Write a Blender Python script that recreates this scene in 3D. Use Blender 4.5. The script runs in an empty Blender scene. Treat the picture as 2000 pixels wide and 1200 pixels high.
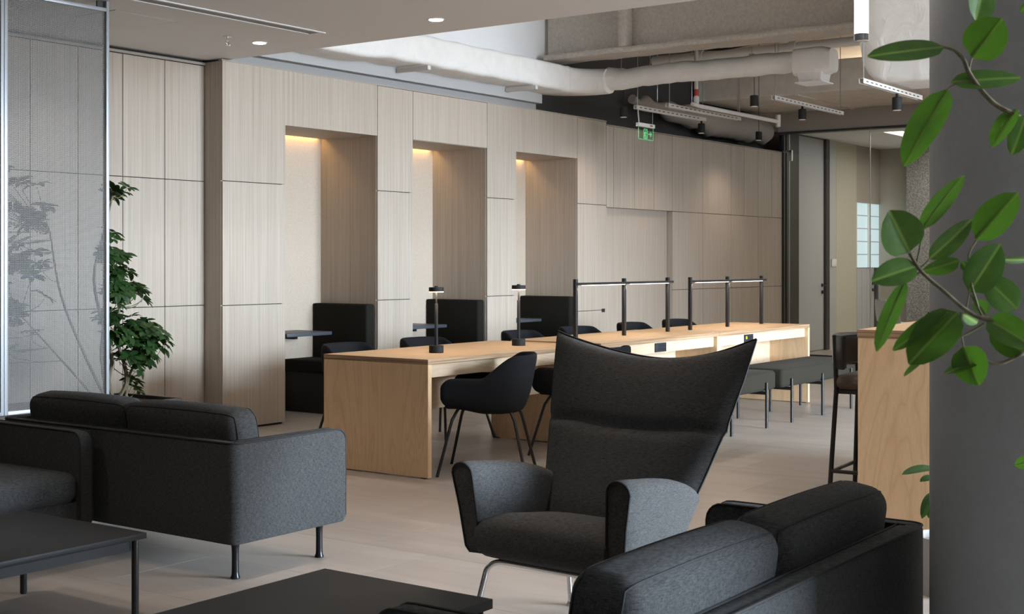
import bpy, bmesh, math, random
from mathutils import Vector, Matrix, Euler

scene = bpy.context.scene
COL = scene.collection
PI = math.pi

# ------------------------------------------------------------------ camera
FPX, HZ, CAMH = 2627.0, 511.0, 1.35          # focal length in pixels of 2000, horizon row, eye height
YAW = math.atan(1890.0 / FPX)
cam_d = bpy.data.cameras.new('camera')
cam_d.sensor_width = 36.0
cam_d.lens = FPX / 2000.0 * 36.0
cam_d.shift_y = -(600.0 - HZ) / 2000.0
cam_d.clip_start = 0.05
cam_d.clip_end = 300
cam_d.dof.use_dof = True
cam_d.dof.focus_distance = 6.5
cam_d.dof.aperture_fstop = 13.0
cam = bpy.data.objects.new('camera', cam_d)
COL.objects.link(cam)
cam.location = (0, 0, CAMH)
cam.rotation_euler = (PI / 2, 0, YAW - PI / 2)
scene.camera = cam

# ------------------------------------------------------------------ world: overcast sky over grey ground
world = bpy.data.worlds.new('world')
scene.world = world
world.use_nodes = True
wn = world.node_tree
for n in list(wn.nodes): wn.nodes.remove(n)
w_out = wn.nodes.new('ShaderNodeOutputWorld')
w_bg = wn.nodes.new('ShaderNodeBackground')
w_tc = wn.nodes.new('ShaderNodeTexCoord')
w_sep = wn.nodes.new('ShaderNodeSeparateXYZ')
w_cr = wn.nodes.new('ShaderNodeValToRGB')
w_cr.color_ramp.elements[0].position = 0.46
w_cr.color_ramp.elements[0].color = (0.15, 0.155, 0.16, 1)
w_cr.color_ramp.elements[1].position = 0.54
w_cr.color_ramp.elements[1].color = (0.72, 0.86, 1.0, 1)
w_map = wn.nodes.new('ShaderNodeMapRange')
w_map.inputs[1].default_value = -1; w_map.inputs[2].default_value = 1
wn.links.new(w_tc.outputs['Generated'], w_sep.inputs[0])
wn.links.new(w_sep.outputs['Z'], w_map.inputs[0])
wn.links.new(w_map.outputs[0], w_cr.inputs[0])
wn.links.new(w_cr.outputs[0], w_bg.inputs[0])
w_bg.inputs[1].default_value = 118.0
wn.links.new(w_bg.outputs[0], w_out.inputs[0])

def window_portal(x0, x1, z0, z1, y):
    d = bpy.data.lights.new('window_portal', 'AREA')
    d.shape = 'RECTANGLE'; d.size = x1 - x0; d.size_y = z1 - z0
    d.cycles.is_portal = True
    o = bpy.data.objects.new('window_portal', d); COL.objects.link(o)
    o.location = ((x0 + x1) / 2, y, (z0 + z1) / 2)
    o.rotation_euler = (PI / 2, 0, 0)          # -Z of the lamp looks along +Y, into the room
    return o
WIN_Y = -8.0
WIN_X0, WIN_X1 = 6.3, 11.4
window_portal(WIN_X0, 7.4, 0.25, 2.96, WIN_Y - 0.05)
window_portal(7.4, WIN_X1, 0.25, 4.1, WIN_Y - 0.05)

# ------------------------------------------------------------------ view
vs = scene.view_settings
vs.view_transform = 'Standard'
vs.look = 'None'
vs.gamma = 1.0
vs.use_curve_mapping = False
vs.exposure = 0.0
scene.cycles.max_bounces = 8
scene.cycles.diffuse_bounces = 5
scene.cycles.transparent_max_bounces = 16
scene.cycles.caustics_reflective = False
scene.cycles.caustics_refractive = False
scene.cycles.sample_clamp_indirect = 6.0

# ------------------------------------------------------------------ pixel -> world helpers (2000 x 1200 frame)
FW = (math.cos(YAW), math.sin(YAW)); RT = (math.sin(YAW), -math.cos(YAW))
def ray(px, py):
    u = (px - 1000.0) / FPX; v = (HZ - py) / FPX
    return Vector((FW[0] + u * RT[0], FW[1] + u * RT[1], v))
def at_depth(px, py, t):
    return Vector((0, 0, CAMH)) + ray(px, py) * t
def at_z(px, py, z):
    d = ray(px, py); return at_depth(px, py, (z - CAMH) / d.z)
def at_y(px, py, y):
    d = ray(px, py); return at_depth(px, py, y / d.y)
def at_x(px, py, x):
    d = ray(px, py); return at_depth(px, py, x / d.x)

# ------------------------------------------------------------------ materials
MATS = {}
class NT:
    def __init__(s, name):
        s.m = bpy.data.materials.new(name); s.m.use_nodes = True
        s.t = s.m.node_tree; s.n = s.t.nodes
        s.b = s.n['Principled BSDF']
        MATS[name] = s.m
    def add(s, typ, **kw):
        n = s.n.new(typ)
        for k, v in kw.items(): setattr(n, k, v)
        return n
    def link(s, a, b): s.t.links.new(a, b)
    def setp(s, **kw):
        names = dict(rough='Roughness', metal='Metallic', spec='Specular IOR Level', color='Base Color',
                     em='Emission Color', ems='Emission Strength', sheen='Sheen Weight', coat='Coat Weight', trans='Transmission Weight')
        for k, v in kw.items():
            if k in ('color', 'em') and len(v) == 3: v = (*v, 1)
            s.b.inputs[names[k]].default_value = v
    def coords(s, space='Position', scale=(1, 1, 1)):
        if space == 'Position':
            g = s.add('ShaderNodeNewGeometry'); o = g.outputs['Position']
        else:
            g = s.add('ShaderNodeTexCoord'); o = g.outputs[space]
        mp = s.add('ShaderNodeMapping'); mp.inputs['Scale'].default_value = scale
        s.link(o, mp.inputs['Vector']); return mp.outputs[0]
    def noise(s, vec, scale=1.0, detail=3.0, rough=0.55, dist=0.0):
        n = s.add('ShaderNodeTexNoise')
        n.inputs['Scale'].default_value = scale; n.inputs['Detail'].default_value = detail
        n.inputs['Roughness'].default_value = rough; n.inputs['Distortion'].default_value = dist
        s.link(vec, n.inputs['Vector']); return n.outputs['Fac']
    def ramp(s, fac, stops):
        r = s.add('ShaderNodeValToRGB'); e = r.color_ramp.elements
        while len(e) < len(stops): e.new(0.5)
        for el, (p, c) in zip(e, stops):
            el.position = p; el.color = (*c, 1) if len(c) == 3 else c
        s.link(fac, r.inputs[0]); return r.outputs[0]
    def mix(s, a, b, fac=0.5, mode='MIX'):
        m = s.add('ShaderNodeMix', data_type='RGBA', blend_type=mode)
        for sock, v in ((m.inputs[6], a), (m.inputs[7], b), (m.inputs[0], fac)):
            if hasattr(v, 'is_linked') or hasattr(v, 'links'): s.link(v, sock)
            elif isinstance(v, (int, float)): sock.default_value = v
            else: sock.default_value = (*v, 1) if len(v) == 3 else v
        return m.outputs[2]
    def randval(s, lo, hi):
        o = s.add('ShaderNodeObjectInfo'); mr = s.add('ShaderNodeMapRange')
        mr.inputs[3].default_value = lo; mr.inputs[4].default_value = hi
        s.link(o.outputs['Random'], mr.inputs[0]); 
        c = s.add('ShaderNodeCombineColor')
        for i in range(3): s.link(mr.outputs[0], c.inputs[i])
        return c.outputs[0]
    def base(s, c): s.link(c, s.b.inputs['Base Color'])
    def bump(s, h, strength=0.3, dist=0.01):
        b = s.add('ShaderNodeBump'); b.inputs['Strength'].default_value = strength; b.inputs['Distance'].default_value = dist
        s.link(h, b.inputs['Height']); s.link(b.outputs[0], s.b.inputs['Normal'])

def plain(name, color, rough=0.5, metal=0.0, spec=0.5, **kw):
    m = NT(name); m.setp(color=color, rough=rough, metal=metal, spec=spec, **kw); return m.m

def wood_laminate(name, dark, mid, light, sx=55):
    m = NT(name)
    v = m.coords('Position', (sx, sx, 0.55))
    f = m.noise(v, 1.0, 5, 0.65, 0.35)
    v2 = m.coords('Position', (sx * 5, sx * 5, 1.6))
    f2 = m.noise(v2, 1.0, 2, 0.5)
    c = m.ramp(f, [(0.28, dark), (0.5, mid), (0.74, light)])
    c2 = m.ramp(f2, [(0.3, (0.84, 0.83, 0.82)), (0.7, (1, 1, 1))])
    c = m.mix(c, c2, 1.0, 'MULTIPLY')
    c = m.mix(c, m.randval(0.95, 1.03), 1.0, 'MULTIPLY')
    m.base(c); m.setp(rough=0.55, spec=0.3); m.bump(f2, 0.06, 0.002)
wood_laminate('laminate', (0.39, 0.332, 0.272), (0.455, 0.394, 0.330), (0.51, 0.448, 0.383))

def birch(name, axis, tint=(1, 1, 1)):
    m = NT(name)
    sc = {'z': (2.6, 2.6, 0.42), 'x': (0.45, 3.4, 3.4), 'y': (3.0, 0.5, 3.0)}[axis]
    v = m.coords('Position', sc)
    w = m.noise(v, 1.1, 2, 0.5, 1.4)
    mul = m.add('ShaderNodeMath', operation='MULTIPLY'); mul.inputs[1].default_value = 22.0
    m.link(w, mul.inputs[0])
    fr = m.add('ShaderNodeMath', operation='PINGPONG'); fr.inputs[1].default_value = 1.0
    m.link(mul.outputs[0], fr.inputs[0])
    fine = m.noise(m.coords('Position', tuple(60 * k for k in sc)), 1.0, 2)
    T = lambda c: tuple(a * b for a, b in zip(c, tint))
    c = m.ramp(fr.outputs[0], [(0.0, T((0.56, 0.385, 0.225))), (0.25, T((0.61, 0.43, 0.26))), (1.0, T((0.64, 0.46, 0.285)))])
    c2 = m.ramp(fine, [(0.3, (0.93, 0.91, 0.89)), (0.7, (1, 1, 1))])
    m.base(m.mix(c, c2, 1.0, 'MULTIPLY')); m.setp(rough=0.5, spec=0.3)
birch('birch_z', 'z', (1.22, 1.22, 1.22))
birch('birch_x', 'x', (0.97, 0.93, 0.88))
birch('birch_pale', 'x', (1.02, 1.13, 1.32))
m = NT('ply_edge')
v = m.coords('Position', (1.2, 1.2, 130))
m.base(m.ramp(m.noise(v, 1.0, 1), [(0.4, (0.24, 0.145, 0.08)), (0.6, (0.44, 0.29, 0.17))])); m.setp(rough=0.6)

m = NT('floor_tile')
v = m.coords('Position', (9.0, 0.8, 1)); f = m.noise(v, 1.0, 5, 0.6, 0.6)
f2 = m.noise(m.coords('Position', (3, 1.2, 1)), 0.9, 3)
c = m.ramp(f, [(0.25, (0.38, 0.34, 0.31)), (0.5, (0.44, 0.397, 0.363)), (0.75, (0.485, 0.44, 0.406))])
c = m.mix(c, m.ramp(f2, [(0.3, (0.88, 0.88, 0.88)), (0.7, (1.06, 1.05, 1.04))]), 1.0, 'MULTIPLY')
m.base(m.mix(c, m.randval(0.93, 1.05), 1.0, 'MULTIPLY')); m.setp(rough=0.36, spec=0.45)
m.bump(f, 0.05, 0.002)
plain('grout', (0.22, 0.20, 0.18), 0.8)

def fabric(name, a, b, scale=1.0, rough=0.95, sheen=0.15):
    m = NT(name)
    f1 = m.noise(m.coords('Object', (70 * scale, 70 * scale, 800 * scale)), 1.0, 1, 0.5)
    f2 = m.noise(m.coords('Object', (800 * scale, 800 * scale, 80 * scale)), 1.0, 1, 0.5)
    ad = m.add('ShaderNodeMath', operation='ADD'); m.link(f1, ad.inputs[0]); m.link(f2, ad.inputs[1])
    hf = m.add('ShaderNodeMath', operation='MULTIPLY'); hf.inputs[1].default_value = 0.5; m.link(ad.outputs[0], hf.inputs[0])
    m.base(m.ramp(hf.outputs[0], [(0.30, a), (0.70, b)]))
    m.setp(rough=rough, spec=0.15, sheen=sheen); m.bump(hf.outputs[0], 0.35, 0.002)
fabric('fabric_charcoal', (0.016, 0.0165, 0.017), (0.088, 0.0895, 0.0895), 0.8, sheen=0.03)
fabric('fabric_wing', (0.026, 0.0265, 0.027), (0.104, 0.105, 0.105), 0.8, sheen=0.03)
fabric('fabric_black', (0.007, 0.007, 0.008), (0.017, 0.0175, 0.020), 1.0, sheen=0.0)
fabric('fabric_booth', (0.010, 0.0095, 0.0075), (0.018, 0.017, 0.013), 1.3, sheen=0.0)
fabric('fabric_olive', (0.018, 0.016, 0.011), (0.032, 0.029, 0.020), 1.0, sheen=0.02)
fabric('fabric_taupe', (0.07, 0.055, 0.045), (0.15, 0.12, 0.10), 0.7)
plain('piping', (0.012, 0.012, 0.013), 0.8)
plain('black_metal', (0.012, 0.012, 0.013), 0.42, 0.0, 0.45)
plain('black_matte', (0.014, 0.014, 0.014), 0.7, 0.0, 0.3)
plain('black_leather', (0.012, 0.011, 0.011), 0.32, 0.0, 0.5)
plain('booth_base', (0.008, 0.008, 0.009), 0.7)
plain('booth_table', (0.05, 0.06, 0.072), 0.45)
plain('table_black', (0.014, 0.014, 0.0145), 0.5, 0.0, 0.22)
plain('leg_gloss', (0.010, 0.011, 0.013), 0.28, 0.0, 0.3)
plain('chrome', (0.75, 0.75, 0.75), 0.12, 1.0)
plain('steel', (0.55, 0.58, 0.60), 0.32, 1.0)
plain('frame_alu', (0.42, 0.45, 0.48), 0.45, 0.5)
plain('mesh_steel', (0.27, 0.27, 0.265), 0.5, 0.6)
plain('white_paint', (0.80, 0.81, 0.82), 0.75)
plain('ceiling_paint', (0.76, 0.75, 0.74), 0.85)
plain('fascia_grey', (0.30, 0.30, 0.30), 0.8)
plain('wall_dark', (0.07, 0.065, 0.06), 0.8)
plain('void_shade', (0.06, 0.058, 0.055), 0.9)  # darkness of the open void put into the wall colour
plain('shade_grey_board', (0.40, 0.40, 0.40), 0.8)  # white board; the shade under the duct is put into its grey
plain('dark_gap', (0.018, 0.018, 0.018), 0.9)
plain('white_plastic', (0.75, 0.75, 0.74), 0.4)
plain('door_grey', (0.42, 0.43, 0.45), 0.5)
plain('header_taupe', (0.34, 0.305, 0.27), 0.8)
plain('dark_frame', (0.035, 0.035, 0.035), 0.4)
plain('planter_dark', (0.05, 0.038, 0.030), 0.6)
plain('soil', (0.10, 0.065, 0.04), 0.95)
plain('red_paint', (0.42, 0.03, 0.02), 0.5)
plain('pipe_paint', (0.62, 0.60, 0.57), 0.6)
plain('yellow_plastic', (0.75, 0.62, 0.02), 0.4)
plain('socket_face', (0.02, 0.025, 0.03), 0.4)
plain('socket_hole', (0.004, 0.004, 0.004), 0.6)
plain('bright_led', (1, 1, 1), 0.5, em=(1.0, 0.93, 0.84), ems=18.0)
plain('rod_led', (1, 1, 1), 0.5, em=(1.0, 0.80, 0.60), ems=1.6)
plain('lamp_led', (1, 1, 1), 0.5, em=(1.0, 0.72, 0.45), ems=2.2)
plain('pendant_lens', (0.3, 0.3, 0.3), 0.4, em=(1.0, 0.8, 0.6), ems=0.25)
plain('cove_led', (1, 1, 1), 0.5, em=(1.0, 0.60, 0.18), ems=4.0)
plain('coffer_glow', (1, 0.9, 0.75), 0.5, em=(1.0, 0.87, 0.70), ems=5.0)
plain('tube_led', (1, 1, 1), 0.5, em=(1.0, 0.95, 0.88), ems=3.0)
plain('sign_green', (0.1, 0.5, 0.2), 0.5, em=(0.12, 0.75, 0.28), ems=0.55)
plain('pot_grey', (0.30, 0.29, 0.28), 0.7)
plain('carpet_grey', (0.12, 0.12, 0.12), 0.95)

m = NT('niche_backing')
f = m.noise(m.coords('Position', (1, 1, 1)), 260, 2); m.base(m.ramp(f, [(0.3, (0.36, 0.295, 0.235)), (0.6, (0.54, 0.455, 0.372))])); m.setp(rough=0.95, spec=0.1)
m = NT('acoustic_beige')
f = m.noise(m.coords('Position', (1, 1, 1)), 120, 2); m.base(m.ramp(f, [(0.3, (0.40, 0.38, 0.32)), (0.6, (0.47, 0.45, 0.38))])); m.setp(rough=0.95)
m = NT('speckled_grey')
f = m.noise(m.coords('Position', (1, 1, 1)), 55, 2); m.base(m.ramp(f, [(0.35, (0.12, 0.12, 0.12)), (0.62, (0.33, 0.33, 0.33))])); m.setp(rough=0.9)
m = NT('concrete')
f = m.noise(m.coords('Position', (1.2, 1.2, 0.7)), 1.6, 6, 0.6, 0.4)
f2 = m.noise(m.coords('Position', (1, 1, 1)), 40, 3)
c = m.ramp(f, [(0.25, (0.44, 0.44, 0.44)), (0.5, (0.52, 0.52, 0.52)), (0.78, (0.60, 0.60, 0.60))])
m.base(m.mix(c, m.ramp(f2, [(0.3, (0.95, 0.95, 0.95)), (0.7, (1.02, 1.02, 1.02))]), 1.0, 'MULTIPLY')); m.setp(rough=0.6, spec=0.35); m.bump(f, 0.05, 0.01)
m = NT('fireproof')
f = m.noise(m.coords('Position', (1, 1, 1)), 38, 4, 0.6); m.base(m.ramp(f, [(0.3, (0.48, 0.44, 0.39)), (0.7, (0.60, 0.555, 0.50))])); m.setp(rough=0.95, spec=0.1); m.bump(f, 0.9, 0.02)
m = NT('duct_wrap')
f = m.noise(m.coords('Position', (1, 1, 1)), 5.0, 5, 0.6, 1.0); m.base(m.ramp(f, [(0.3, (0.75, 0.735, 0.71)), (0.7, (0.82, 0.805, 0.78))])); m.setp(rough=0.6, spec=0.35); m.bump(f, 0.3, 0.04)
plain('linear_led', (1, 1, 1), 0.5, em=(1.0, 0.93, 0.84), ems=26.0)
m = NT('slab_paint')
f = m.noise(m.coords('Position', (1, 1, 1)), 7.0, 4); m.base(m.ramp(f, [(0.3, (0.62, 0.575, 0.515)), (0.7, (0.72, 0.67, 0.61))])); m.setp(rough=0.9); m.bump(f, 0.3, 0.02)

def leaf_mat(name, dark, light, vein):
    m = NT(name)
    tc = m.add('ShaderNodeTexCoord'); sp = m.add('ShaderNodeSeparateXYZ'); m.link(tc.outputs['Object'], sp.inputs[0])
    ab = m.add('ShaderNodeMath', operation='ABSOLUTE'); m.link(sp.outputs['Y'], ab.inputs[0])
    mr = m.add('ShaderNodeMapRange'); mr.inputs[1].default_value = 0.0012; mr.inputs[2].default_value = 0.0030
    mr.inputs[3].default_value = 1; mr.inputs[4].default_value = 0; m.link(ab.outputs[0], mr.inputs[0])
    f = m.noise(m.coords('Object', (30, 60, 30)), 1.0, 2)
    c = m.ramp(f, [(0.3, dark), (0.7, light)])
    c = m.mix(c, m.randval(0.75, 1.15), 1.0, 'MULTIPLY')
    m.base(m.mix(c, vein, mr.outputs[0])); m.setp(rough=0.42, spec=0.4)
    # some light passes through a leaf blade
    tr = m.add('ShaderNodeBsdfTranslucent'); tr.inputs[0].default_value = (light[0] * 1.6, light[1] * 1.7, light[2], 1)
    mx = m.add('ShaderNodeMixShader'); mx.inputs[0].default_value = 0.22
    m.link(m.b.outputs[0], mx.inputs[1]); m.link(tr.outputs[0], mx.inputs[2])
    m.link(mx.outputs[0], m.n['Material Output'].inputs['Surface'])
leaf_mat('fig_leaf', (0.042, 0.112, 0.012), (0.075, 0.172, 0.020), (0.24, 0.36, 0.07))
leaf_mat('umbrella_leaf', (0.013, 0.038, 0.010), (0.030, 0.078, 0.018), (0.04, 0.10, 0.03))
m = NT('bark')
f = m.noise(m.coords('Object', (60, 60, 20)), 1.0, 3); m.base(m.ramp(f, [(0.3, (0.10, 0.075, 0.045)), (0.7, (0.24, 0.20, 0.13))])); m.setp(rough=0.85)
m = NT('twig_green')
f = m.noise(m.coords('Object', (60, 60, 60)), 1.0, 2); m.base(m.ramp(f, [(0.3, (0.10, 0.13, 0.03)), (0.7, (0.22, 0.19, 0.09))])); m.setp(rough=0.7)

m = NT('glass')
tr = m.add('ShaderNodeBsdfTransparent'); tr.inputs[0].default_value = (0.90, 0.92, 0.92, 1)
gl = m.add('ShaderNodeBsdfGlossy'); gl.inputs['Roughness'].default_value = 0.02; gl.inputs[0].default_value = (0.9, 0.93, 0.95, 1)
fr = m.add('ShaderNodeFresnel'); fr.inputs[0].default_value = 1.5
mx = m.add('ShaderNodeMixShader'); gm = m.add('ShaderNodeNewGeometry'); iv = m.add('ShaderNodeMath', operation='SUBTRACT'); iv.inputs[0].default_value = 1.0; m.link(gm.outputs['Backfacing'], iv.inputs[1]); mu = m.add('ShaderNodeMath', operation='MULTIPLY'); m.link(iv.outputs[0], mu.inputs[0]); m.link(fr.outputs[0], mu.inputs[1]); m.link(mu.outputs[0], mx.inputs[0]); m.link(tr.outputs[0], mx.inputs[1]); m.link(gl.outputs[0], mx.inputs[2])
m.link(mx.outputs[0], m.n['Material Output'].inputs['Surface'])
m = NT('acrylic')
tr = m.add('ShaderNodeBsdfTransparent'); tr.inputs[0].default_value = (0.86, 0.93, 0.88, 1)
gl = m.add('ShaderNodeBsdfGlossy'); gl.inputs['Roughness'].default_value = 0.05
fr = m.add('ShaderNodeFresnel'); fr.inputs[0].default_value = 1.45
mx = m.add('ShaderNodeMixShader'); gm = m.add('ShaderNodeNewGeometry'); iv = m.add('ShaderNodeMath', operation='SUBTRACT'); iv.inputs[0].default_value = 1.0; m.link(gm.outputs['Backfacing'], iv.inputs[1]); mu = m.add('ShaderNodeMath', operation='MULTIPLY'); m.link(iv.outputs[0], mu.inputs[0]); m.link(fr.outputs[0], mu.inputs[1]); m.link(mu.outputs[0], mx.inputs[0]); m.link(tr.outputs[0], mx.inputs[1]); m.link(gl.outputs[0], mx.inputs[2])
m.link(mx.outputs[0], m.n['Material Output'].inputs['Surface'])
m = NT('reflected_sky')
m.setp(color=(0.5, 0.6, 0.65), rough=0.1, em=(0.50, 0.66, 0.72), ems=0.8)  # glow stands in for sky reflected in the glass

# ------------------------------------------------------------------ mesh helpers
def box(bm, x0, x1, y0, y1, z0, z1, bev=0.0, seg=2, mi=0):
    r = bmesh.ops.create_cube(bm, size=1.0)
    vs_ = r['verts']
    for v in vs_:
        v.co = Vector((x0 + (v.co.x + 0.5) * (x1 - x0), y0 + (v.co.y + 0.5) * (y1 - y0), z0 + (v.co.z + 0.5) * (z1 - z0)))
    fs = set(f for v in vs_ for f in v.link_faces)
    if bev > 0:
        es = list(set(e for v in vs_ for e in v.link_edges))
        r = bmesh.ops.bevel(bm, geom=es, offset=bev, segments=seg, profile=0.5, affect='EDGES', clamp_overlap=True)
        fs = set(f for f in r['faces']) | set(f for f in fs if f.is_valid)
    for f in fs:
        if f.is_valid: f.material_index = mi
    return vs_
def prism(bm, pts, axis, a0, a1):
    """extrude a 2D polygon (other two axes in order) along axis from a0 to a1"""
    def mk(p, a):
        c = list(p); c.insert({'x': 0, 'y': 1, 'z': 2}[axis], a); return Vector(c)
    A = [bm.verts.new(mk(p, a0)) for p in pts]; B = [bm.verts.new(mk(p, a1)) for p in pts]
    n = len(pts)
    bm.faces.new(A); bm.faces.new(B[::-1])
    for i in range(n): bm.faces.new((A[i], B[i], B[(i + 1) % n], A[(i + 1) % n]))
def tube(bm, pts, rad, seg=8, cap=True, closed=False):
    pts = [Vector(p) for p in pts]; n = len(pts)
    rads = rad if isinstance(rad, (list, tuple)) else [rad] * n
    rings = []; prev = None
    for i, p in enumerate(pts):
        if closed: d = (pts[(i + 1) % n] - pts[i - 1])
        elif i == 0: d = pts[1] - pts[0]
        elif i == n - 1: d = pts[-1] - pts[-2]
        else: d = (pts[i + 1] - p).normalized() + (p - pts[i - 1]).normalized()
        d.normalize()
        if prev is None:
            a = d.orthogonal().normalized()
        else:
            a = prev - d * prev.dot(d)
            if a.length < 1e-6: a = d.orthogonal()
            a.normalize()
        prev = a; b = d.cross(a)
        off = PI / seg if seg == 4 else 0
        rings.append([bm.verts.new(p + (a * math.cos(2 * PI * k / seg + off) + b * math.sin(2 * PI * k / seg + off)) * rads[i]) for k in range(seg)])
    m_ = n if closed else n - 1
    for i in range(m_):
        r0, r1 = rings[i], rings[(i + 1) % n]
        for k in range(seg): bm.faces.new((r0[k], r0[(k + 1) % seg], r1[(k + 1) % seg], r1[k]))
    if cap and not closed:
        bm.faces.new(rings[0][::-1]); bm.faces.new(rings[-1])
def lathe(bm, prof, seg=20, c=(0, 0, 0)):
    rings = []
    for r, z in prof:
        rings.append([bm.verts.new((c[0] + r * math.cos(2 * PI * k / seg), c[1] + r * math.sin(2 * PI * k / seg), c[2] + z)) for k in range(seg)])
    for a, b in zip(rings, rings[1:]):
        for k in range(seg): bm.faces.new((a[k], a[(k + 1) % seg], b[(k + 1) % seg], b[k]))
    bm.faces.new(rings[0][::-1]); bm.faces.new(rings[-1])
def grid(bm, P):
    """P[i][j] points -> quads"""
    V = [[bm.verts.new(p) for p in row] for row in P]
    for i in range(len(V) - 1):
        for j in range(len(V[0]) - 1):
            bm.faces.new((V[i][j], V[i + 1][j], V[i + 1][j + 1], V[i][j + 1]))
    return V
def smooth_path(pts, n=6):
    pts = [Vector(p) for p in pts]; out = []
    for i in range(len(pts) - 1):
        p0 = pts[max(i - 1, 0)]; p1 = pts[i]; p2 = pts[i + 1]; p3 = pts[min(i + 2, len(pts) - 1)]
        for k in range(n):
            t = k / n
            out.append(0.5 * ((2 * p1) + (p2 - p0) * t + (2 * p0 - 5 * p1 + 4 * p2 - p3) * t * t + (3 * p1 - p0 - 3 * p2 + p3) * t ** 3))
    out.append(pts[-1]); return out
def mesh_of(name, bm, mats, angle=40):
    bmesh.ops.recalc_face_normals(bm, faces=bm.faces[:])
    me = bpy.data.meshes.new(name); bm.to_mesh(me); bm.free()
    for mm in (mats if isinstance(mats, (list, tuple)) else [mats]): me.materials.append(MATS[mm])
    if angle is not None:
        for p in me.polygons: p.use_smooth = True
        me.set_sharp_from_angle(angle=math.radians(angle))
    return me
def obj(name, bm, mats, parent=None, angle=40, label=None):
    me = bm if isinstance(bm, bpy.types.Mesh) else mesh_of(name, bm, mats, angle)
    o = bpy.data.objects.new(name, me); COL.objects.link(o)
    if parent: o.parent = parent
    if label: o['label'] = label
    return o
def subd(o, lv=1):
    md = o.modifiers.new('sub', 'SUBSURF'); md.levels = lv; md.render_levels = lv; return o
def tag(o, label, cat, group=None):
    o['label'] = label; o['category'] = cat
    if group: o['group'] = group
    return o
def thing(name, label, cat, loc=(0, 0, 0), rotz=0.0, group=None):
    o = bpy.data.objects.new(name, None); COL.objects.link(o)
    o.empty_display_size = 0.1
    o.location = loc; o.rotation_euler = (0, 0, rotz)
    return tag(o, label, cat, group)
def struct(name, label=None):
    o = bpy.data.objects.new(name, None); COL.objects.link(o); o.empty_display_size = 0.1
    o['kind'] = 'structure'
    if label: o['label'] = label
    return o
def smesh(name, bm, mats, angle=40, label=None):
    o = obj(name, bm, mats, None, angle); o['kind'] = 'structure'
    if label: o['label'] = label
    return o
def B(*boxes, bev=0.0, seg=2):
    bm = bmesh.new()
    for b in boxes: box(bm, *b, bev=bev, seg=seg)
    return bm
def dup(root, loc, rotz, label=None):
    r = root.copy(); COL.objects.link(r); r.location = loc; r.rotation_euler = (0, 0, rotz)
    if label: r['label'] = label
    for ch in list(root.children):
        c = ch.copy(); COL.objects.link(c); c.parent = r
        for g in ch.children:
            d = g.copy(); COL.objects.link(d); d.parent = c
    return r
def lamp(kind, name, loc, energy, color=(1, 1, 1), parent=None, rot=(0, 0, 0), **kw):
    d = bpy.data.lights.new(name, kind); d.energy = energy; d.color = color
    for k, v in kw.items(): setattr(d, k, v)
    o = bpy.data.objects.new(name, d); COL.objects.link(o); o.location = loc; o.rotation_euler = rot
    if parent: o.parent = parent
    return o
def soft_point(p, half, r, bulge):
    h = Vector([a - r for a in half])
    q = Vector([max(-h[i], min(h[i], p[i])) for i in range(3)])
    d = p - q
    if d.length > 1e-6: p = q + d.normalized() * r
    a = [1 - (p[i] / half[i]) ** 2 for i in range(3)]
    o_ = p.copy()
    for i in range(3):
        w = max(a[(i + 1) % 3], 0) * max(a[(i + 2) % 3], 0)
        o_[i] += bulge * w * (1 if p[i] > 0 else -1) * abs(p[i] / half[i]) ** 3
    return o_
def soft(bm, x0, x1, y0, y1, z0, z1, r, bulge=0.0):
    """cushion: a cube with rounded edges and slightly swollen faces"""
    tmp = bmesh.new()
    bmesh.ops.create_cube(tmp, size=1.0)
    bmesh.ops.subdivide_edges(tmp, edges=tmp.edges[:], cuts=15, use_grid_fill=True)
    half = ((x1 - x0) / 2, (y1 - y0) / 2, (z1 - z0) / 2); c = Vector(((x0 + x1) / 2, (y0 + y1) / 2, (z0 + z1) / 2))
    def remap(k, hf):
        i = round((k + 0.5) * 16)
        if i <= 5: return -hf + r * (math.tan(i / 5 * PI / 4) if True else 0)
        if i >= 11: return hf - r * math.tan((16 - i) / 5 * PI / 4)
        return -(hf - r) + 2 * (hf - r) * (i - 5) / 6
    for v in tmp.verts:
        v.co = c + soft_point(Vector([remap(v.co[i], half[i]) for i in range(3)]), half, r, bulge)
    me = bpy.data.meshes.new('tmp'); tmp.to_mesh(me); tmp.free(); bm.from_mesh(me); bpy.data.meshes.remove(me)

# ================================================================== SETTING
YW = 8.07            # face of the panelled wall
YL = 8.281           # face of the recessed wall on the left
X0W = 7.296
ZTOP = 2.94
CEIL = 2.96
SLAB = 4.3

# ---- floor: tiles 0.6 x 1.2 with open joints over a bed
fl = smesh('floor', B((-6, 26, -9, 10.5, -0.12, -0.004)), 'grout')
fl['label'] = 'grey-brown wood-grain tiled floor'
tile_me = mesh_of('tile', B((0.0008, 0.5992, 0.0008, 1.1992, -0.01, 0.0)), 'floor_tile', None)
ix = 0
tiles_far = bmesh.new()
for i in range(-4, 38):
    x = 1.8 + 0.6 * (i - 3)
    for k in range(-10, 8):
        y = 3.52 + 1.2 * k + 0.4 * (i % 3)
        # keep single tiles where the camera sees them, the rest is one piece
        c = Vector((x + 0.3, y + 0.6)); t = c.x * FW[0] + c.y * FW[1]; u = (c.x * RT[0] + c.y * RT[1])
        inview = t > 2.2 and abs(u / t * FPX) < 1130 and y < 8.2 and x < 19.0 and x > 2.0
        if inview and ix < 298:
            o = bpy.data.objects.new('tile', tile_me); COL.objects.link(o); o.parent = fl; o.location = (x, y, 0); ix += 1
        else:
            box(tiles_far, x + .0012, x + .5988, y + .0012, y + 1.1988, -0.01, 0.0)
o = obj('tile_field', tiles_far, 'floor_tile', fl, None); o['kind'] = 'stuff'

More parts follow.
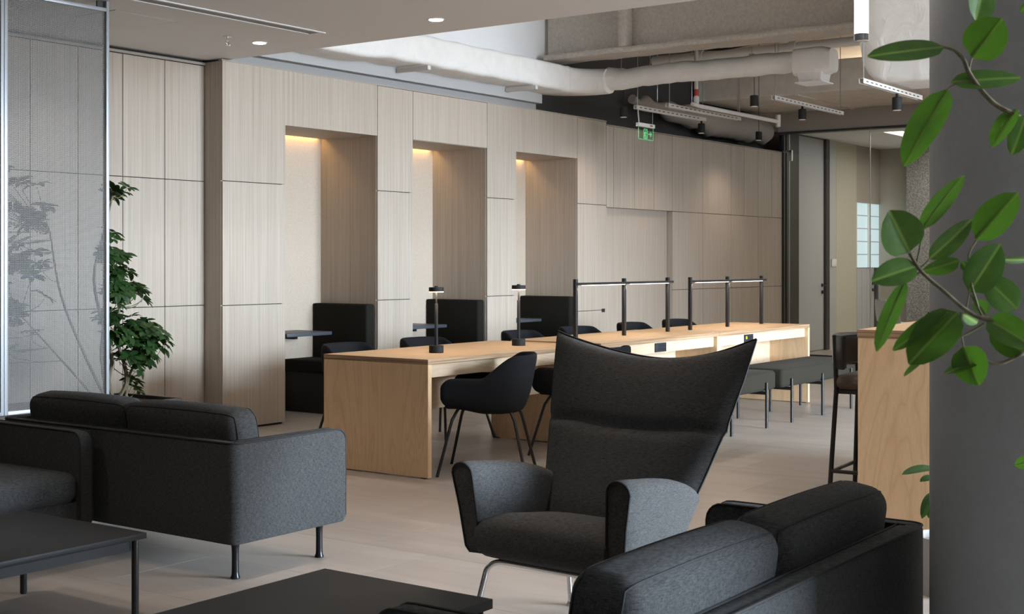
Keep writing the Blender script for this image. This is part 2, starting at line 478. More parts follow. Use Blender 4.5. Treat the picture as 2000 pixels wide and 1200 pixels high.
# ---- panelled wall on the left
wl = struct('wall_left', 'pale grey wood panelled wall with three lit booth niches')
G = 0.0032
def panel(parent, x0, x1, z0, z1, y=YW, th=0.02, name='wall_panel'):
    bm = B((x0 + G, x1 - G, y, y + th, z0 + G, z1 - G))
    return obj(name, bm, 'laminate', parent, None)
def panel_poly(parent, pts, y=YW, th=0.02):
    bm = bmesh.new(); prism(bm, pts, 'y', y, y + th); return obj('wall_panel', bm, 'laminate', parent, None)
NICHES = [(7.986, 9.14), (9.635, 10.789), (11.292, 12.451)]
NTOP = 2.485; NDEP = 0.70
for x0, x1 in ((X0W, 7.986), (9.14, 9.635), (10.789, 11.292)):
    panel(wl, x0, x1, 0.015, 1.0); panel(wl, x0, x1, 1.0, 1.99)
panel_poly(wl, [(X0W, 1.99 + G), (7.986, 1.99 + G), (7.986, NTOP), (9.14 - G, NTOP), (9.14 - G, ZTOP), (X0W, ZTOP)])
panel(wl, 9.14, 9.635, 1.99, ZTOP)
panel(wl, 9.635, 10.789, NTOP, ZTOP)
panel_poly(wl, [(10.789 + G, 1.99 + G), (11.292, 1.99 + G), (11.292, NTOP), (12.451 - G, NTOP), (12.451 - G, ZTOP), (10.789 + G, ZTOP)])
panel(wl, 12.451, 13.056, 1.99, ZTOP); panel(wl, 12.451, 13.056, 0.80, 1.99); panel(wl, 12.451, 13.056, 0.015, 0.80)
obj('recessed_pull', B((12.955, 13.02, YW - 0.004, YW + 0.01, 0.775, 0.815)), 'dark_gap', wl, None, 'small black recessed pull')
# right part of the wall: upper row, sliding leaf set back, lower row
ups = [13.056, 13.212, 13.685, 14.144, 14.599, 15.392, 16.204, 16.587, 17.016, 17.462, 17.803]
for a, b in zip(ups, ups[1:]): panel(wl, a, b, 1.968, 2.90)
lows = [14.599, 15.392, 16.204, 17.016, 17.803]
for a, b in zip(lows, lows[1:]):
    panel(wl, a, b, 1.0, 1.968); panel(wl, a, b, 0.015, 1.0)
panel(wl, 13.056, 14.599, 0.012, 1.99, YW + 0.075, name='sliding_leaf')
obj('leaf_jamb', B((14.601, 14.62, YW + 0.02, YW + 0.075, 0, 1.966)), 'laminate', wl, None)
obj('leaf_soffit', B((13.06, 14.6, YW + 0.02, YW + 0.075, 1.97, 1.985)), 'laminate', wl, None)
# end return towards the recessed wall
obj('wall_panel', B((X0W, X0W + 0.02, YW + 0.021, YL + 0.02, 0.0, ZTOP)), 'laminate', wl, None)
# core behind the panels
core = bmesh.new()
for x0, x1 in ((X0W + 0.021, 7.984), (9.142, 9.633), (10.791, 11.29), (12.453, 13.05)):
    box(core, x0 + 0.02, x1 - 0.02, YW + 0.022, YW + NDEP + 0.05, 0, ZTOP - 0.002)
for x0, x1 in NICHES: box(core, x0 - 0.02, x1 + 0.02, YW + 0.022, YW + NDEP - 0.07, NTOP + 0.022, ZTOP - 0.002); box(core, x0 - 0.02, x1 + 0.02, YW + NDEP - 0.07, YW + NDEP + 0.05, NTOP + 0.08, ZTOP - 0.002)
box(core, 13.05, 17.8, YW + 0.10, YW + NDEP, 0, 2.898)
box(core, 13.05, 17.8, YW + 0.022, YW + 0.12, 1.99, 2.898)
box(core, 14.622, 17.8, YW + 0.022, YW + 0.12, 0, 1.99)
obj('wall_core', core, 'dark_gap', wl, None)
obj('top_cap', B((X0W - 0.01, 13.056, YW - 0.004, YW + 0.03, ZTOP, ZTOP + 0.012), (13.056, 17.803, YW - 0.004, YW + 0.03, 2.90, 2.912)), 'header_taupe', wl, None)
# niches: sides, soffit, backing, light slot
for k, (x0, x1) in enumerate(NICHES):
    yb = YW + NDEP
    obj('niche_side', B((x1 + 0.0005, x1 + 0.019, YW + 0.021, yb, 0, NTOP + 0.02)), 'laminate', wl, None)
    obj('niche_side', B((x0 - 0.019, x0 - 0.0005, YW + 0.021, yb, 0, NTOP + 0.02)), 'laminate', wl, None)
    obj('niche_soffit', B((x0, x1, YW + 0.021, yb - 0.06, NTOP, NTOP + 0.02)), 'laminate', wl, None)
    obj('niche_backing', B((x0, x1, yb, yb + 0.04, 0, NTOP + 0.10)), 'niche_backing', wl, None)
    s = obj('light_strip', B((x0 + 0.03, x1 - 0.03, yb - 0.035, yb - 0.012, NTOP + 0.035, NTOP + 0.05)), 'cove_led', wl, None, 'warm glowing light strip in the niche top')
    lamp('AREA', 'strip_light', ((x0 + x1) / 2, yb - 0.022, NTOP + 0.03), 2.1, (1.0, 0.60, 0.24), wl, shape='RECTANGLE', size=x1 - x0 - 0.1, size_y=0.02, spread=math.radians(150))
sw = obj('light_switch', B((11.86, 11.95, YW + NDEP - 0.012, YW + NDEP, 1.29, 1.38), bev=0.004), 'white_plastic', wl, 40, 'white switch plate')
# recessed wall at far left
wa = struct('wall_alcove', 'recessed pale wood panelled wall behind the mesh screen')
xe = X0W
for k in range(13):
    for z0, z1 in ((0.015, 1.0), (1.0, 1.99), (1.99, 2.915)):
        bm = B((xe - 0.398 + G, xe - G, YL, YL + 0.02, z0 + G, z1 - G)); obj('wall_panel', bm, 'laminate', wa, None)
    xe -= 0.398
obj('wall_core', B((-6, X0W, YL + 0.022, YL + 0.2, 0, 3.4)), 'dark_gap', wa, None)
obj('shadow_rail', B((2.0, X0W, YL - 0.012, YL + 0.02, 2.918, 2.938)), 'header_taupe', wa, None)
# bulkhead above the panelling
obj_b = smesh('wall_bulkhead', B((X0W + 0.05, 12.02, YW + 0.0, YW + 0.3, 3.20, SLAB)), 'white_paint', None, 'white plaster bulkhead above the panelled wall')
obj('shade_grey_board', B((X0W + 0.05, 11.72, YW - 0.03, YW + 0.3, 3.02, 3.198)), 'shade_grey_board', obj_b, None)  # lower bulkhead strip, shade painted in as grey
obj('shadow_gap', B((X0W + 0.05, 11.72, YW + 0.05, YW + 0.3, ZTOP + 0.012, 3.018)), 'fascia_grey', obj_b, None)
# void above the right half of the wall
smesh('wall_void', B((11.72, 26, YW + 0.45, YW + 0.6, 2.8, SLAB)), 'void_shade', None, 'wall coloured dark for the unlit void above the panels')

# ---- ceilings
ce = smesh('ceiling', B((-6, 7.39, -8.2, 8.99, CEIL, CEIL + 0.06)), 'ceiling_paint', None, 'flat white plaster ceiling over the lounge')
obj('fascia', B((7.33, 7.39, -8.2, YW - 0.03, CEIL + 0.061, SLAB)), 'white_paint', ce, None)
smesh('ceiling_slab', B((7.33, 26, -8.2, 9.0, SLAB, SLAB + 0.2)), 'slab_paint', None, 'exposed painted slab above the ducts')
# ---- unseen enclosure
smesh('wall_back', B((-6.2, -6, -8.2, 9, 0, 3.4)), 'wall_dark')
wr = struct('wall_right', 'window wall behind the camera side')
bm = bmesh.new()
box(bm, -6, 26, WIN_Y - 0.2, WIN_Y, 0, 0.25); box(bm, -6, 26, WIN_Y - 0.2, WIN_Y, 4.1, SLAB); box(bm, -6, 7.4, WIN_Y - 0.2, WIN_Y, 2.96, SLAB)
box(bm, -6, WIN_X0, WIN_Y - 0.2, WIN_Y, 0.25, 2.96); box(bm, WIN_X1, 26, WIN_Y - 0.2, WIN_Y, 0.25, 4.1)
obj('window_wall', bm, 'white_paint', wr, None)
for x in [WIN_X0 + 1.275 * i for i in range(5)]:
    obj('mullion', B((x - 0.03, x + 0.03, WIN_Y - 0.12, WIN_Y - 0.02, 0.25, 4.1 if x > 7.4 else 2.96)), 'dark_frame', wr, None)
obj('transom', B((WIN_X0, WIN_X1, WIN_Y - 0.11, WIN_Y - 0.03, 2.60, 2.66)), 'dark_frame', wr, None)

smesh('light_block_wall', B((11.6, 11.8, -7.99, 0.0, 0, 3.3)), 'header_taupe', None, 'added unseen partition behind the column, shading the right part of the wall')  # unseen wall added to hold daylight off the right-hand panels
# ---- glazed room at the far end
XG = 17.81
gr = struct('window_1', 'full-height glass partition of the far meeting room')
zt = 3.16
obj('header', B((XG - 0.03, XG + 0.12, -1.0, YW + 0.05, zt + 0.03, 3.47)), 'header_taupe', gr, None)
obj('head_rail', B((XG - 0.05, XG + 0.10, -1.0, YW + 0.05, zt, zt + 0.03)), 'dark_frame', gr, None)
obj('sill_rail', B((XG - 0.02, XG + 0.05, -1.0, YW - 0.02, 0, 0.04)), 'dark_frame', gr, None)
obj('edge_post', B((XG, XG + 0.04, YW - 0.03, YW, 0.04, zt)), 'dark_frame', gr, None)
ys = [at_x(1527, 500, XG).y, at_x(1541, 500, XG).y, at_x(1699, 500, XG).y, 5.0, 3.4, 1.8, 0.2, -1.0]
for a, b in zip(ys, ys[1:]):
    obj('pane', B((XG + 0.005, XG + 0.017, b + 0.004, a - 0.004, 0.04, zt)), 'glass', gr, None)
    obj('pane_joint', B((XG + 0.002, XG + 0.02, b - 0.004, b + 0.004, 0.04, zt)), 'steel', gr, None)
bm = bmesh.new(); 
obj('patch_hinge', B((XG - 0.01, XG + 0.03, YW - 0.14, YW - 0.02, 2.90, 2.93), (XG - 0.01, XG + 0.03, YW - 0.15, YW - 0.11, 2.78, 2.93)), 'steel', gr, None)
# walls inside the glazed room
YR = YW + 0.04
wf = struct('wall_front', 'walls of the room behind the glass')
XB = 21.8
dx0, dx1, dx2, dx3 = at_y(1558, 500, YR).x, at_y(1610, 500, YR).x, at_y(1617, 500, YR).x, at_y(1633, 500, YR).x
dxw = at_y(1673, 500, YR).x
obj('dark_jamb', B((XG + 0.2, dx0, YR - 0.02, YR + 0.1, 0, 3.4)), 'dark_frame', wf, None)
obj('grey_panel', B((dx2, dx3, YR, YR + 0.1, 0, 3.4)), 'door_grey', wf, None)
obj('head_panel', B((dx0, dx2, YR + 0.02, YR + 0.12, 3.21, 3.4)), 'door_grey', wf, None)
obj('beige_panel', B((dx3 + 0.003, dxw, YR, YR + 0.1, 0, 3.4)), 'acoustic_beige', wf, None)
obj('end_wall', B((XB, XB + 0.15, 7.59, YR + 0.1, 0, 3.4)), 'acoustic_beige', wf, None)
obj('grey_wall', B((XB - 0.25, XB + 0.15, 4.0, 7.585, 0, 3.4)), 'speckled_grey', wf, None)
obj('far_wall', B((XB, XB + 0.15, -4, 4.0, 0, 3.4)), 'door_grey', wf, None)
obj('thermostat', B((at_y(1623, 514, YR).x, at_y(1632, 514, YR).x, YR - 0.02, YR, 1.27, 1.39), bev=0.004), 'white_plastic', wf, 40, 'white wall thermostat')
dr = struct('door_1', 'tall grey door with black lever behind the glass')
obj('leaf', B((dx0 + 0.004, dx1 - 0.004, YR + 0.01, YR + 0.06, 0.01, 3.2)), 'door_grey', dr, None)
obj('door_frame', B((dx1, dx2, YR - 0.03, YR + 0.06, 0, 3.21), (dx0, dx1, YR - 0.01, YR + 0.05, 3.201, 3.21)), 'dark_frame', dr, None)
def lever(x, y, parent):
    bm = bmesh.new(); tube(bm, [(x, y, 0.99), (x, y - 0.06, 0.99), (x - 0.02, y - 0.065, 0.99), (x - 0.13, y - 0.065, 0.99)], 0.010, 8)
    tube(bm, [(x, y - 0.012, 0.99), (x, y, 0.99)], 0.028, 14); tube(bm, [(x, y - 0.03, 0.885), (x, y, 0.885)], 0.026, 14)
    return obj('handle', bm, 'black_metal', parent, 40)
lever(dx1 - 0.07, YR + 0.01, dr)
# reflections built solid: glowing narrow window, lower grey panel and second door handle
xw1 = at_y(1722, 500, YR).x
smesh('wall_outer', B((-6.2, 26, 9.0, 9.2, 0, SLAB + 0.2), (26, 26.2, -8.2, 9.2, 0, SLAB)), 'wall_dark')
wn2 = struct('reflected_window', 'narrow glowing pane beside the far corner, a reflection built as a window')
zs, zh = 1.25, 2.30
obj('pane', B((dxw + 0.03, (dxw + xw1) / 2 - 0.02, YR + 0.03, YR + 0.04, zs, zh), ((dxw + xw1) / 2 + 0.02, xw1 - 0.02, YR + 0.03, YR + 0.04, zs, zh)), 'reflected_sky', wn2, None)
obj('window_frame', B((dxw + 0.005, dxw + 0.03, YR, YR + 0.05, zs, zh), (xw1 - 0.02, xw1, YR - 0.02, YR + 0.05, 0, 3.2), ((dxw + xw1) / 2 - 0.02, (dxw + xw1) / 2 + 0.02, YR - 0.01, YR + 0.05, zs, zh)), 'white_paint', wn2, None)
obj('glazing_bar', B(*[(dxw + 0.03, xw1 - 0.02, YR + 0.022, YR + 0.03, zs + 0.21 * q, zs + 0.21 * q + 0.012) for q in range(1, 5)]), 'door_grey', wn2, None)['kind'] = 'stuff'
obj('upper_panel', B((dxw + 0.005, xw1, YR + 0.01, YR + 0.1, zh, 3.4)), 'header_taupe', wn2, None)
for i in range(5):
    a = dxw + 0.005 + (xw1 - dxw - 0.005) * i / 5; b = dxw + 0.005 + (xw1 - dxw - 0.005) * (i + 1) / 5
    obj('lower_panel', B((a + 0.004, b - 0.004, YR, YR + 0.06, 0, zs - 0.01)), 'door_grey', wn2, None)
obj('frame_post', B((at_y(1707, 500, YR).x, at_y(1711, 500, YR).x, YR - 0.04, YR, 0, zs)), 'dark_frame', wn2, None)
lever(at_y(1704, 550, YR).x, YR, wn2)
cr_ = smesh('ceiling_room', B((XG + 0.13, 23, 7.0, YR + 0.3, 3.22, 3.30), (XG + 0.13, 18.9, -4, 7.0, 3.22, 3.30), (21.4, 23, -4, 7.0, 3.22, 3.30), (18.9, 21.4, -4, 3.0, 3.22, 3.30)), 'white_paint', None, 'white coffered ceiling of the glazed room')
obj('coffer_panel', B((18.85, 21.45, 2.9, 7.05, 3.45, 3.48)), 'coffer_glow', cr_, None, 'warm glowing coffer panel')

# ================================================================== CEILING FITTINGS
def downlight(x, y, label, energy=22):
    t = thing('downlight', label, 'downlight', (x, y, CEIL), 0, 'recessed ceiling downlights')
    bm = bmesh.new()
    n = 24
    lathe(bm, [(0.050, -0.004), (0.056, -0.004), (0.058, 0.0), (0.050, 0.002)], n); obj('trim_ring', bm, 'white_plastic', t)
    bm = bmesh.new(); lathe(bm, [(0.046, -0.0065), (0.046, -0.004)], n); obj('lens', bm, 'bright_led', t)
    lamp('SPOT', 'downlight_beam', (0, 0, -0.012), energy, (1.0, 0.82, 0.68), t, spot_size=math.radians(85), spot_blend=0.7, shadow_soft_size=0.04)
    return t
downlight(6.96, 5.63, 'round downlight in the ceiling above the plywood desk end', 70)
downlight(6.94, 7.28, 'round downlight in the ceiling near the wall corner', 40)
for x, y, where in ((4.9, 6.4, 'between the mesh screen and the sofa'), (5.2, 3.6, 'beside the wing chair'), (2.2, 5.4, 'over the sofa at the left edge'), (2.8, 3.6, 'between the two low tables'), (5.2, 2.6, 'behind the wing chair'), (6.6, 3.4, 'between the wing chair and the bar stool')):
    downlight(x, y, 'round downlight above the picture, ' + where, 85)
# sprinkler head
t = thing('sprinkler', 'small chrome sprinkler head hanging from the lounge ceiling', 'sprinkler', (6.63, 7.28, CEIL))
bm = bmesh.new(); lathe(bm, [(0.035, -0.003), (0.035, 0.0)], 18); obj('escutcheon', bm, 'steel', t)
bm = bmesh.new(); tube(bm, [(0, 0, 0), (0, 0, -0.03)], 0.008, 8); tube(bm, [(0.012, 0, -0.02), (0.014, 0, -0.045), (0, 0, -0.058)], 0.003, 6); tube(bm, [(-0.012, 0, -0.02), (-0.014, 0, -0.045), (0, 0, -0.058)], 0.003, 6); obj('frame_arms', bm, 'chrome', t)
bm = bmesh.new(); lathe(bm, [(0.018, -0.062), (0.018, -0.058)], 12); obj('deflector', bm, 'chrome', t)
# slot diffuser
t = thing('slot_diffuser', 'long narrow white air slot diffuser in the ceiling', 'air vent', (5.2, 6.65, CEIL))
obj('slot', B((-2.3, 1.66, -0.055, 0.055, -0.003, -0.001)), 'fascia_grey', t, None)
obj('rim', B((-2.3, 1.70, -0.075, -0.05, -0.008, -0.001), (-2.3, 1.70, 0.05, 0.075, -0.008, -0.001), (1.66, 1.70, -0.05, 0.05, -0.008, -0.001)), 'white_paint', t, None)
t = thing('access_panel', 'flush square access panel in the lounge ceiling', 'access panel', (5.75, 7.28, CEIL))
obj('panel', B((-0.25, 0.25, -0.2, 0.2, -0.003, 0)), 'ceiling_paint', t, None)
obj('panel_joint', B((-0.256, -0.25, -0.206, 0.206, -0.002, 0), (0.25, 0.256, -0.206, 0.206, -0.002, 0), (-0.25, 0.25, -0.206, -0.2, -0.002, 0), (-0.25, 0.25, 0.2, 0.206, -0.002, 0)), 'fascia_grey', t, None)

# ---- steel beam with sprayed fireproofing
t = thing('steel_beam', 'large fireproofed beige steel beam spanning the open ceiling', 'beam')
bx = 11.8; zb = 3.47
def lumpy(bm, amp, seed):
    r = random.Random(seed)
    for v in bm.verts: v.co += Vector((r.uniform(-amp, amp), 0, r.uniform(-amp, amp)))
bm = bmesh.new(); box(bm, bx, bx + 0.06, -3.9, YW - 0.05, zb, SLAB); obj('web', bm, 'fireproof', t, None)
bm = bmesh.new(); n = 90
P = []
for i in range(n + 1):
    y = -3.9 + (YW - 0.1 + 3.9) * i / n
    j = random.Random(i).uniform(-0.006, 0.006); j2 = random.Random(i + 500).uniform(-0.006, 0.006)
    P.append([(bx - 0.01, y, zb + 0.05), (bx - 0.15, y, zb + 0.045 + j), (bx - 0.165, y, zb + 0.02 + j2), (bx - 0.15, y, zb - 0.01 + j), (bx + 0.2, y, zb - 0.01 + j2), (bx + 0.21, y, zb + 0.045), (bx + 0.06, y, zb + 0.05)])
grid(bm, P); obj('lower_flange', bm, 'fireproof', t)
for y in (at_x(1228, 60, bx).y, at_x(1228, 60, bx).y - 4.2):
    obj('stiffener', B((bx - 0.14, bx, y - 0.05, y + 0.05, zb + 0.045, SLAB - 0.01), bev=0.02), 'fireproof', t)

# ---- main rectangular duct, elbow, round branch and outlet
t = thing('air_duct', 'white wrapped rectangular air duct running above the panelled wall', 'duct')
def rr(w, h, r, n=3):
    out = []
    for cx, cz, a0 in ((w / 2 - r, h / 2 - r, 0), (-w / 2 + r, h / 2 - r, PI / 2), (-w / 2 + r, -h / 2 + r, PI), (w / 2 - r, -h / 2 + r, 1.5 * PI)):
        for k in range(n + 1):
            a = a0 + PI / 2 * k / n; out.append((cx + r * math.cos(a), cz + r * math.sin(a)))
    return out
def sweep(bm, stations):
    """stations: (centre, right vector, up vector, outline [(a,b)...])"""
    rings = [[bm.verts.new(c + rv * a + uv * b) for a, b in ol] for c, rv, uv, ol in stations]
    for A, Bq in zip(rings, rings[1:]):
        n = len(A)
        for k in range(n): bm.faces.new((A[k], A[(k + 1) % n], Bq[(k + 1) % n], Bq[k]))
    bm.faces.new(rings[0][::-1]); bm.faces.new(rings[-1])
rnd = random.Random(4)
bm = bmesh.new(); st = []
UP = Vector((0, 0, 1)); YV = Vector((0, 1, 0)); XV = Vector((1, 0, 0))
dw, dh, dcy, dcz = 0.46, 0.27, 7.93, 3.26
for i in range(24):
    x = 7.42 + (11.75 - 7.42) * i / 23
    st.append((Vector((x, dcy + rnd.uniform(-.006, .006), dcz + rnd.uniform(-.008, .008))), YV, UP, rr(dw, dh + (0.05 if x < 8.8 else 0), 0.04)))
sweep(bm, st); obj('duct_run', bm, 'duct_wrap', t)
bm = bmesh.new(); st = []
for i in range(9):
    a = PI / 2 * i / 8
    c = Vector((11.74 + 0.42 * math.sin(a), dcy - 0.45 + 0.45 * math.cos(a), dcz + 0.0))
    rv = Vector((math.sin(a), math.cos(a), 0)); k = i / 8
    st.append((c, rv, UP, rr(dw * (1 - k) + 0.265 * k, dh * (1 - k) + 0.265 * k, 0.04 + 0.08 * k)))
sweep(bm, st); obj('duct_elbow', bm, 'duct_wrap', t)
for pxs in (835, 1045):
    q = at_y(pxs, 130, 7.68)
    obj('support_channel', B((q.x - 0.02, q.x + 0.02, 7.66, 8.03, dcz - dh / 2 - 0.05, dcz - dh / 2 - 0.012)), 'pipe_paint', t, None)
xr = 12.2; yr0, yr1 = dcy - 0.42, at_x(1590, 140, xr).y
zr = 3.27
pp = []; rads = []
for i in range(30):
    y = yr0 + (yr1 - yr0) * i / 29
    pp.append((xr + rnd.uniform(-.006, .006), y, zr + 0.02 * (1 - math.exp(-((i - 3) / 2.0) ** 2)) + rnd.uniform(-.006, .006))); rads.append(0.105 + rnd.uniform(-.004, .004) + ((0.022, 0.015, 0.006)[i] if i < 3 else 0))
bm = bmesh.new(); tube(bm, pp, rads, 18); obj('round_branch', bm, 'duct_wrap', t)
yo = yr1
bm = bmesh.new()
st = [(Vector((xr, yo + 0.17, zr)), XV, UP, rr(0.26, 0.26, 0.06)), (Vector((xr, yo - 0.10, zr)), XV, UP, rr(0.27, 0.27, 0.06)), (Vector((xr, yo - 0.20, zr)), XV, UP, rr(0.22, 0.22, 0.06))]
sweep(bm, st)
sweep(bm, [(Vector((xr, yo, zr - 0.08)), XV, YV, rr(0.24, 0.27, 0.02)), (Vector((xr, yo, zr - 0.20)), XV, YV, rr(0.21, 0.23, 0.02))])
obj('outlet_box', bm, 'duct_wrap', t)
obj('outlet_flange', B((xr - 0.14, xr + 0.14, yo - 0.14, yo + 0.14, zr - 0.21, zr - 0.198)), 'white_paint', t, None)

# ---- big boxed duct before the glazed room and the wrapped duct in the far corner
t = thing('plenum_duct', 'broad beige plenum duct in front of the glazed room header', 'duct')
bm = bmesh.new(); st = []
for i in range(26):
    y = 8.4 - 10.5 * i / 25
    st.append((Vector((16.85 + rnd.uniform(-.01, .01), y, 3.66 + rnd.uniform(-.008, .008))), XV, UP, rr(1.9, 0.40, 0.03)))
sweep(bm, st); obj('casing', bm, 'slab_paint', t)
for y in (7.0, 5.6, 4.2):
    obj('joint_seam', B((15.89, 17.8, y - 0.02, y + 0.02, 3.445, 3.47)), 'slab_paint', t, None)
t = thing('corner_duct', 'crumpled foil-wrapped duct above the far end of the panels', 'duct')
bm = bmesh.new(); pp = []; rads = []
for i in range(26):
    x = 14.0 + 3.7 * i / 25; pp.append((x, 8.28 + rnd.uniform(-.02, .02), 3.30 - 0.11 * min(1, i / 12) + rnd.uniform(-.02, .02))); rads.append((0.06 + 0.10 * min(1, i / 12)) + rnd.uniform(-.035, .035))
tube(bm, pp, rads, 14); obj('wrapping', bm, 'header_taupe', t)
for x in (14.6, 15.5):
    bm = bmesh.new(); tube(bm, [(x, 8.28, 3.25), (x, 8.28, SLAB)], 0.004, 6); obj('hanger_rod', bm, 'steel', t)
t = thing('elbow_duct', 'big pale wrapped duct hanging beside the glowing tube pendant', 'duct')
bm = bmesh.new(); st = []
ye = at_x(1680, 60, 11.0).y
for i in range(16):
    y = ye - (0, 0.02, 0.06, 0.12, 0.20, 0.5, 0.9, 1.3, 1.8, 2.3, 2.8, 3.3, 3.8, 4.3, 4.8, 5.2)[i]; k = min(1, (0, 0.02, 0.06, 0.12, 0.20, 1, 1, 1, 1, 1, 1, 1, 1, 1, 1, 1)[i] / 0.20); lift = 0.30 * (1 - math.sqrt(1 - (1 - k) ** 2)); zb_ = 2.85 + lift
    st.append((Vector((11.3 + rnd.uniform(-.006, .006), y, (zb_ + 4.25) / 2)), XV, UP, rr(0.6, 4.25 - zb_, 0.06)))
sweep(bm, st); obj('wrapping', bm, 'duct_wrap', t)

# ---- pipes and cable gear high up
t = thing('overhead_pipe', 'long beige pipe running behind the round duct', 'pipe')
bm = bmesh.new(); tube(bm, [(13.3, 7.6, 3.62), (13.3, 3.0, 3.62)], 0.05, 12); obj('pipe_run', bm, 'pipe_paint', t)
for y in (7.0, 5.9, 4.8):
    bm = bmesh.new(); tube(bm, [(13.3, y - 0.04, 3.62), (13.3, y + 0.04, 3.62)], 0.062, 12); obj('coupling', bm, 'pipe_paint', t)
    bm = bmesh.new(); tube(bm, [(13.3, y, 3.62), (13.3, y, SLAB)], 0.006, 6); obj('hanger_rod', bm, 'steel', t)
t = thing('sprinkler_pipe', 'white drop pipe with a red band and elbow above the desks', 'pipe')
pz = 3.0; pa, pb = at_z(1360, 206, pz), at_z(1503, 239, pz)
bm = bmesh.new(); tube(bm, smooth_path([(pa.x, pa.y, SLAB), (pa.x, pa.y, 3.4), (pa.x, pa.y, pz + 0.06), (pa.x + 0.015, pa.y, pz + 0.015), (pa.x + 0.06, pa.y, pz), (pb.x, pa.y, pz)], 4), 0.022, 10); obj('pipe_run', bm, 'pipe_paint', t)
bm = bmesh.new(); tube(bm, [(pa.x, pa.y, pz + 0.10), (pa.x, pa.y, pz + 0.17)], 0.0235, 10); obj('red_band', bm, 'red_paint', t, 40, 'red painted band')
bm = bmesh.new(); tube(bm, [(pa.x, pa.y, pz + 0.02), (pa.x, pa.y, pz + 0.09)], 0.03, 10); obj('elbow_collar', bm, 'pipe_paint', t)
bm = bmesh.new(); tube(bm, [(pb.x, pa.y, pz + 0.08), (pb.x, pa.y, pz - 0.06)], 0.028, 10); obj('end_tee', bm, 'pipe_paint', t)
bm = bmesh.new(); tube(bm, [((pa.x + pb.x) / 2, pa.y, pz), ((pa.x + pb.x) / 2, pa.y, 3.44)], 0.006, 6); obj('hanger_rod', bm, 'steel', t)

def rail(p0, p1, label, RAIL_Z=3.0):
    a, b = at_z(*p0, RAIL_Z), at_z(*p1, RAIL_Z); y = (a.y + b.y) / 2
    t = thing('strut_rail', label, 'rail', (a.x, y, RAIL_Z), 0, 'hanging strut rails')
    L = b.x - a.x
    bm = bmesh.new(); box(bm, 0, L, -0.02, -0.017, -0.02, 0.02); box(bm, 0, L, 0.017, 0.02, -0.02, 0.02); box(bm, 0, L, -0.017, 0.017, 0.017, 0.02)
    obj('channel', bm, 'pipe_paint', t, None)
    obj('slot_line', B(*[(0.06 + 0.1 * i, 0.11 + 0.1 * i, -0.0215, -0.0203, -0.004, 0.004) for i in range(int(L / 0.1) - 1)]), 'dark_gap', t, None)['kind'] = 'stuff'
    for x in (0.05, L - 0.05):
        bm = bmesh.new(); tube(bm, [(x, 0, -0.03), (x, 0, SLAB - RAIL_Z)], 0.004, 6); obj('hanger_rod', bm, 'steel', t)
    return (y, RAIL_Z)
R1 = rail((1242, 209), (1375, 234), 'slotted strut rail nearest the exit sign')
rail((1308, 205), (1440, 233), 'slotted strut rail beside the red banded pipe')
R3 = rail((1515, 190), (1640, 222), 'slotted strut rail below the duct outlet box')
R4 = rail((1690, 157), (1790, 192), 'slotted strut rail under the big wrapped duct at right', 2.80)
t = thing('cable_tray', 'dark bundle of cables and tray tucked behind the beam flange', 'cable tray', (12.09, 5.2, 3.56))
obj('tray', B((-0.06, 0.3, -2.6, 1.5, 0.0, 0.012), (-0.06, -0.05, -2.6, 1.5, 0, 0.06), (0.29, 0.3, -2.6, 1.5, 0, 0.06)), 'black_matte', t, None)
bm = bmesh.new()
for k in range(4):
    tube(bm, smooth_path([(0.02 + 0.06 * k, 1.45, 0.03), (0.05 * k, 1.0, 0.02 - 0.03 * k), (0.02 + 0.06 * k, 0.0, 0.03), (0.06 * k, -1.2, -0.02), (0.02 + 0.06 * k, -2.5, 0.03)], 6), 0.012, 6)
obj('cable', bm, 'black_matte', t)

# ---- pendants over the desks
def bracket(p, L, lab):
    t = thing('strut_bracket', lab, 'bracket', (p.x - 0.08, p.y, 3.40))
    obj('channel', B((0, L, -0.02, 0.02, -0.02, 0.02)), 'pipe_paint', t, None)
    bm = bmesh.new(); tube(bm, [(L - 0.05, 0, 0), (L - 0.05, 0, SLAB - 3.40)], 0.004, 6); obj('hanger_rod', bm, 'steel', t)
    bm = bmesh.new(); tube(bm, [(0.03, 0, 0), (0.03, 0, SLAB - 3.40)], 0.004, 6); obj('hanger_rod', bm, 'steel', t)
def pendant(px, py, z, label, hang, power, on=None):
    if on:
        z = on[1] - 0.02 - 0.142; p = at_y(px, py, on[0]); hang = 0.03
    else: p = at_z(px, py, z)
    if not on and hang < 0.5: bracket(p, 0.7, 'bare strut bracket above the ' + label)
    t = thing('pendant_lamp', label, 'pendant lamp', (p.x, p.y, z), 0, 'black cylinder pendants')
    bm = bmesh.new(); lathe(bm, [(0.036, 0.0), (0.041, 0.0), (0.041, 0.105), (0.034, 0.11), (0.008, 0.112)], 22); obj('body', bm, 'black_matte', t)
    bm = bmesh.new(); lathe(bm, [(0.034, -0.002), (0.034, 0.004)], 20); obj('lens', bm, 'pendant_lens', t)
    bm = bmesh.new(); tube(bm, [(0, 0, 0.11), (0, 0, 0.11 + hang)], 0.003 if hang > 0.3 else 0.012, 6); obj('cord', bm, 'black_matte', t)
    lamp('SPOT', 'pendant_beam', (0, 0, -0.01), power * 0.55, (1.0, 0.82, 0.68), t, spot_size=math.radians(135), spot_blend=0.9, shadow_soft_size=0.03)
    return t
pendant(1218, 229, 2.90, 'black cylinder pendant left of the exit sign', 0.37, 75)
pendant(1370, 247, 2.885, 'black cylinder pendant at the far end of the rail by the exit sign', 0.03, 75, R1)
pendant(1473, 208, 2.90, 'black cylinder pendant on a long cord before the round duct', 0.37, 60)
pendant(1567, 223, 2.885, 'black cylinder pendant fixed under the rail below the duct outlet', 0.03, 60, R3)
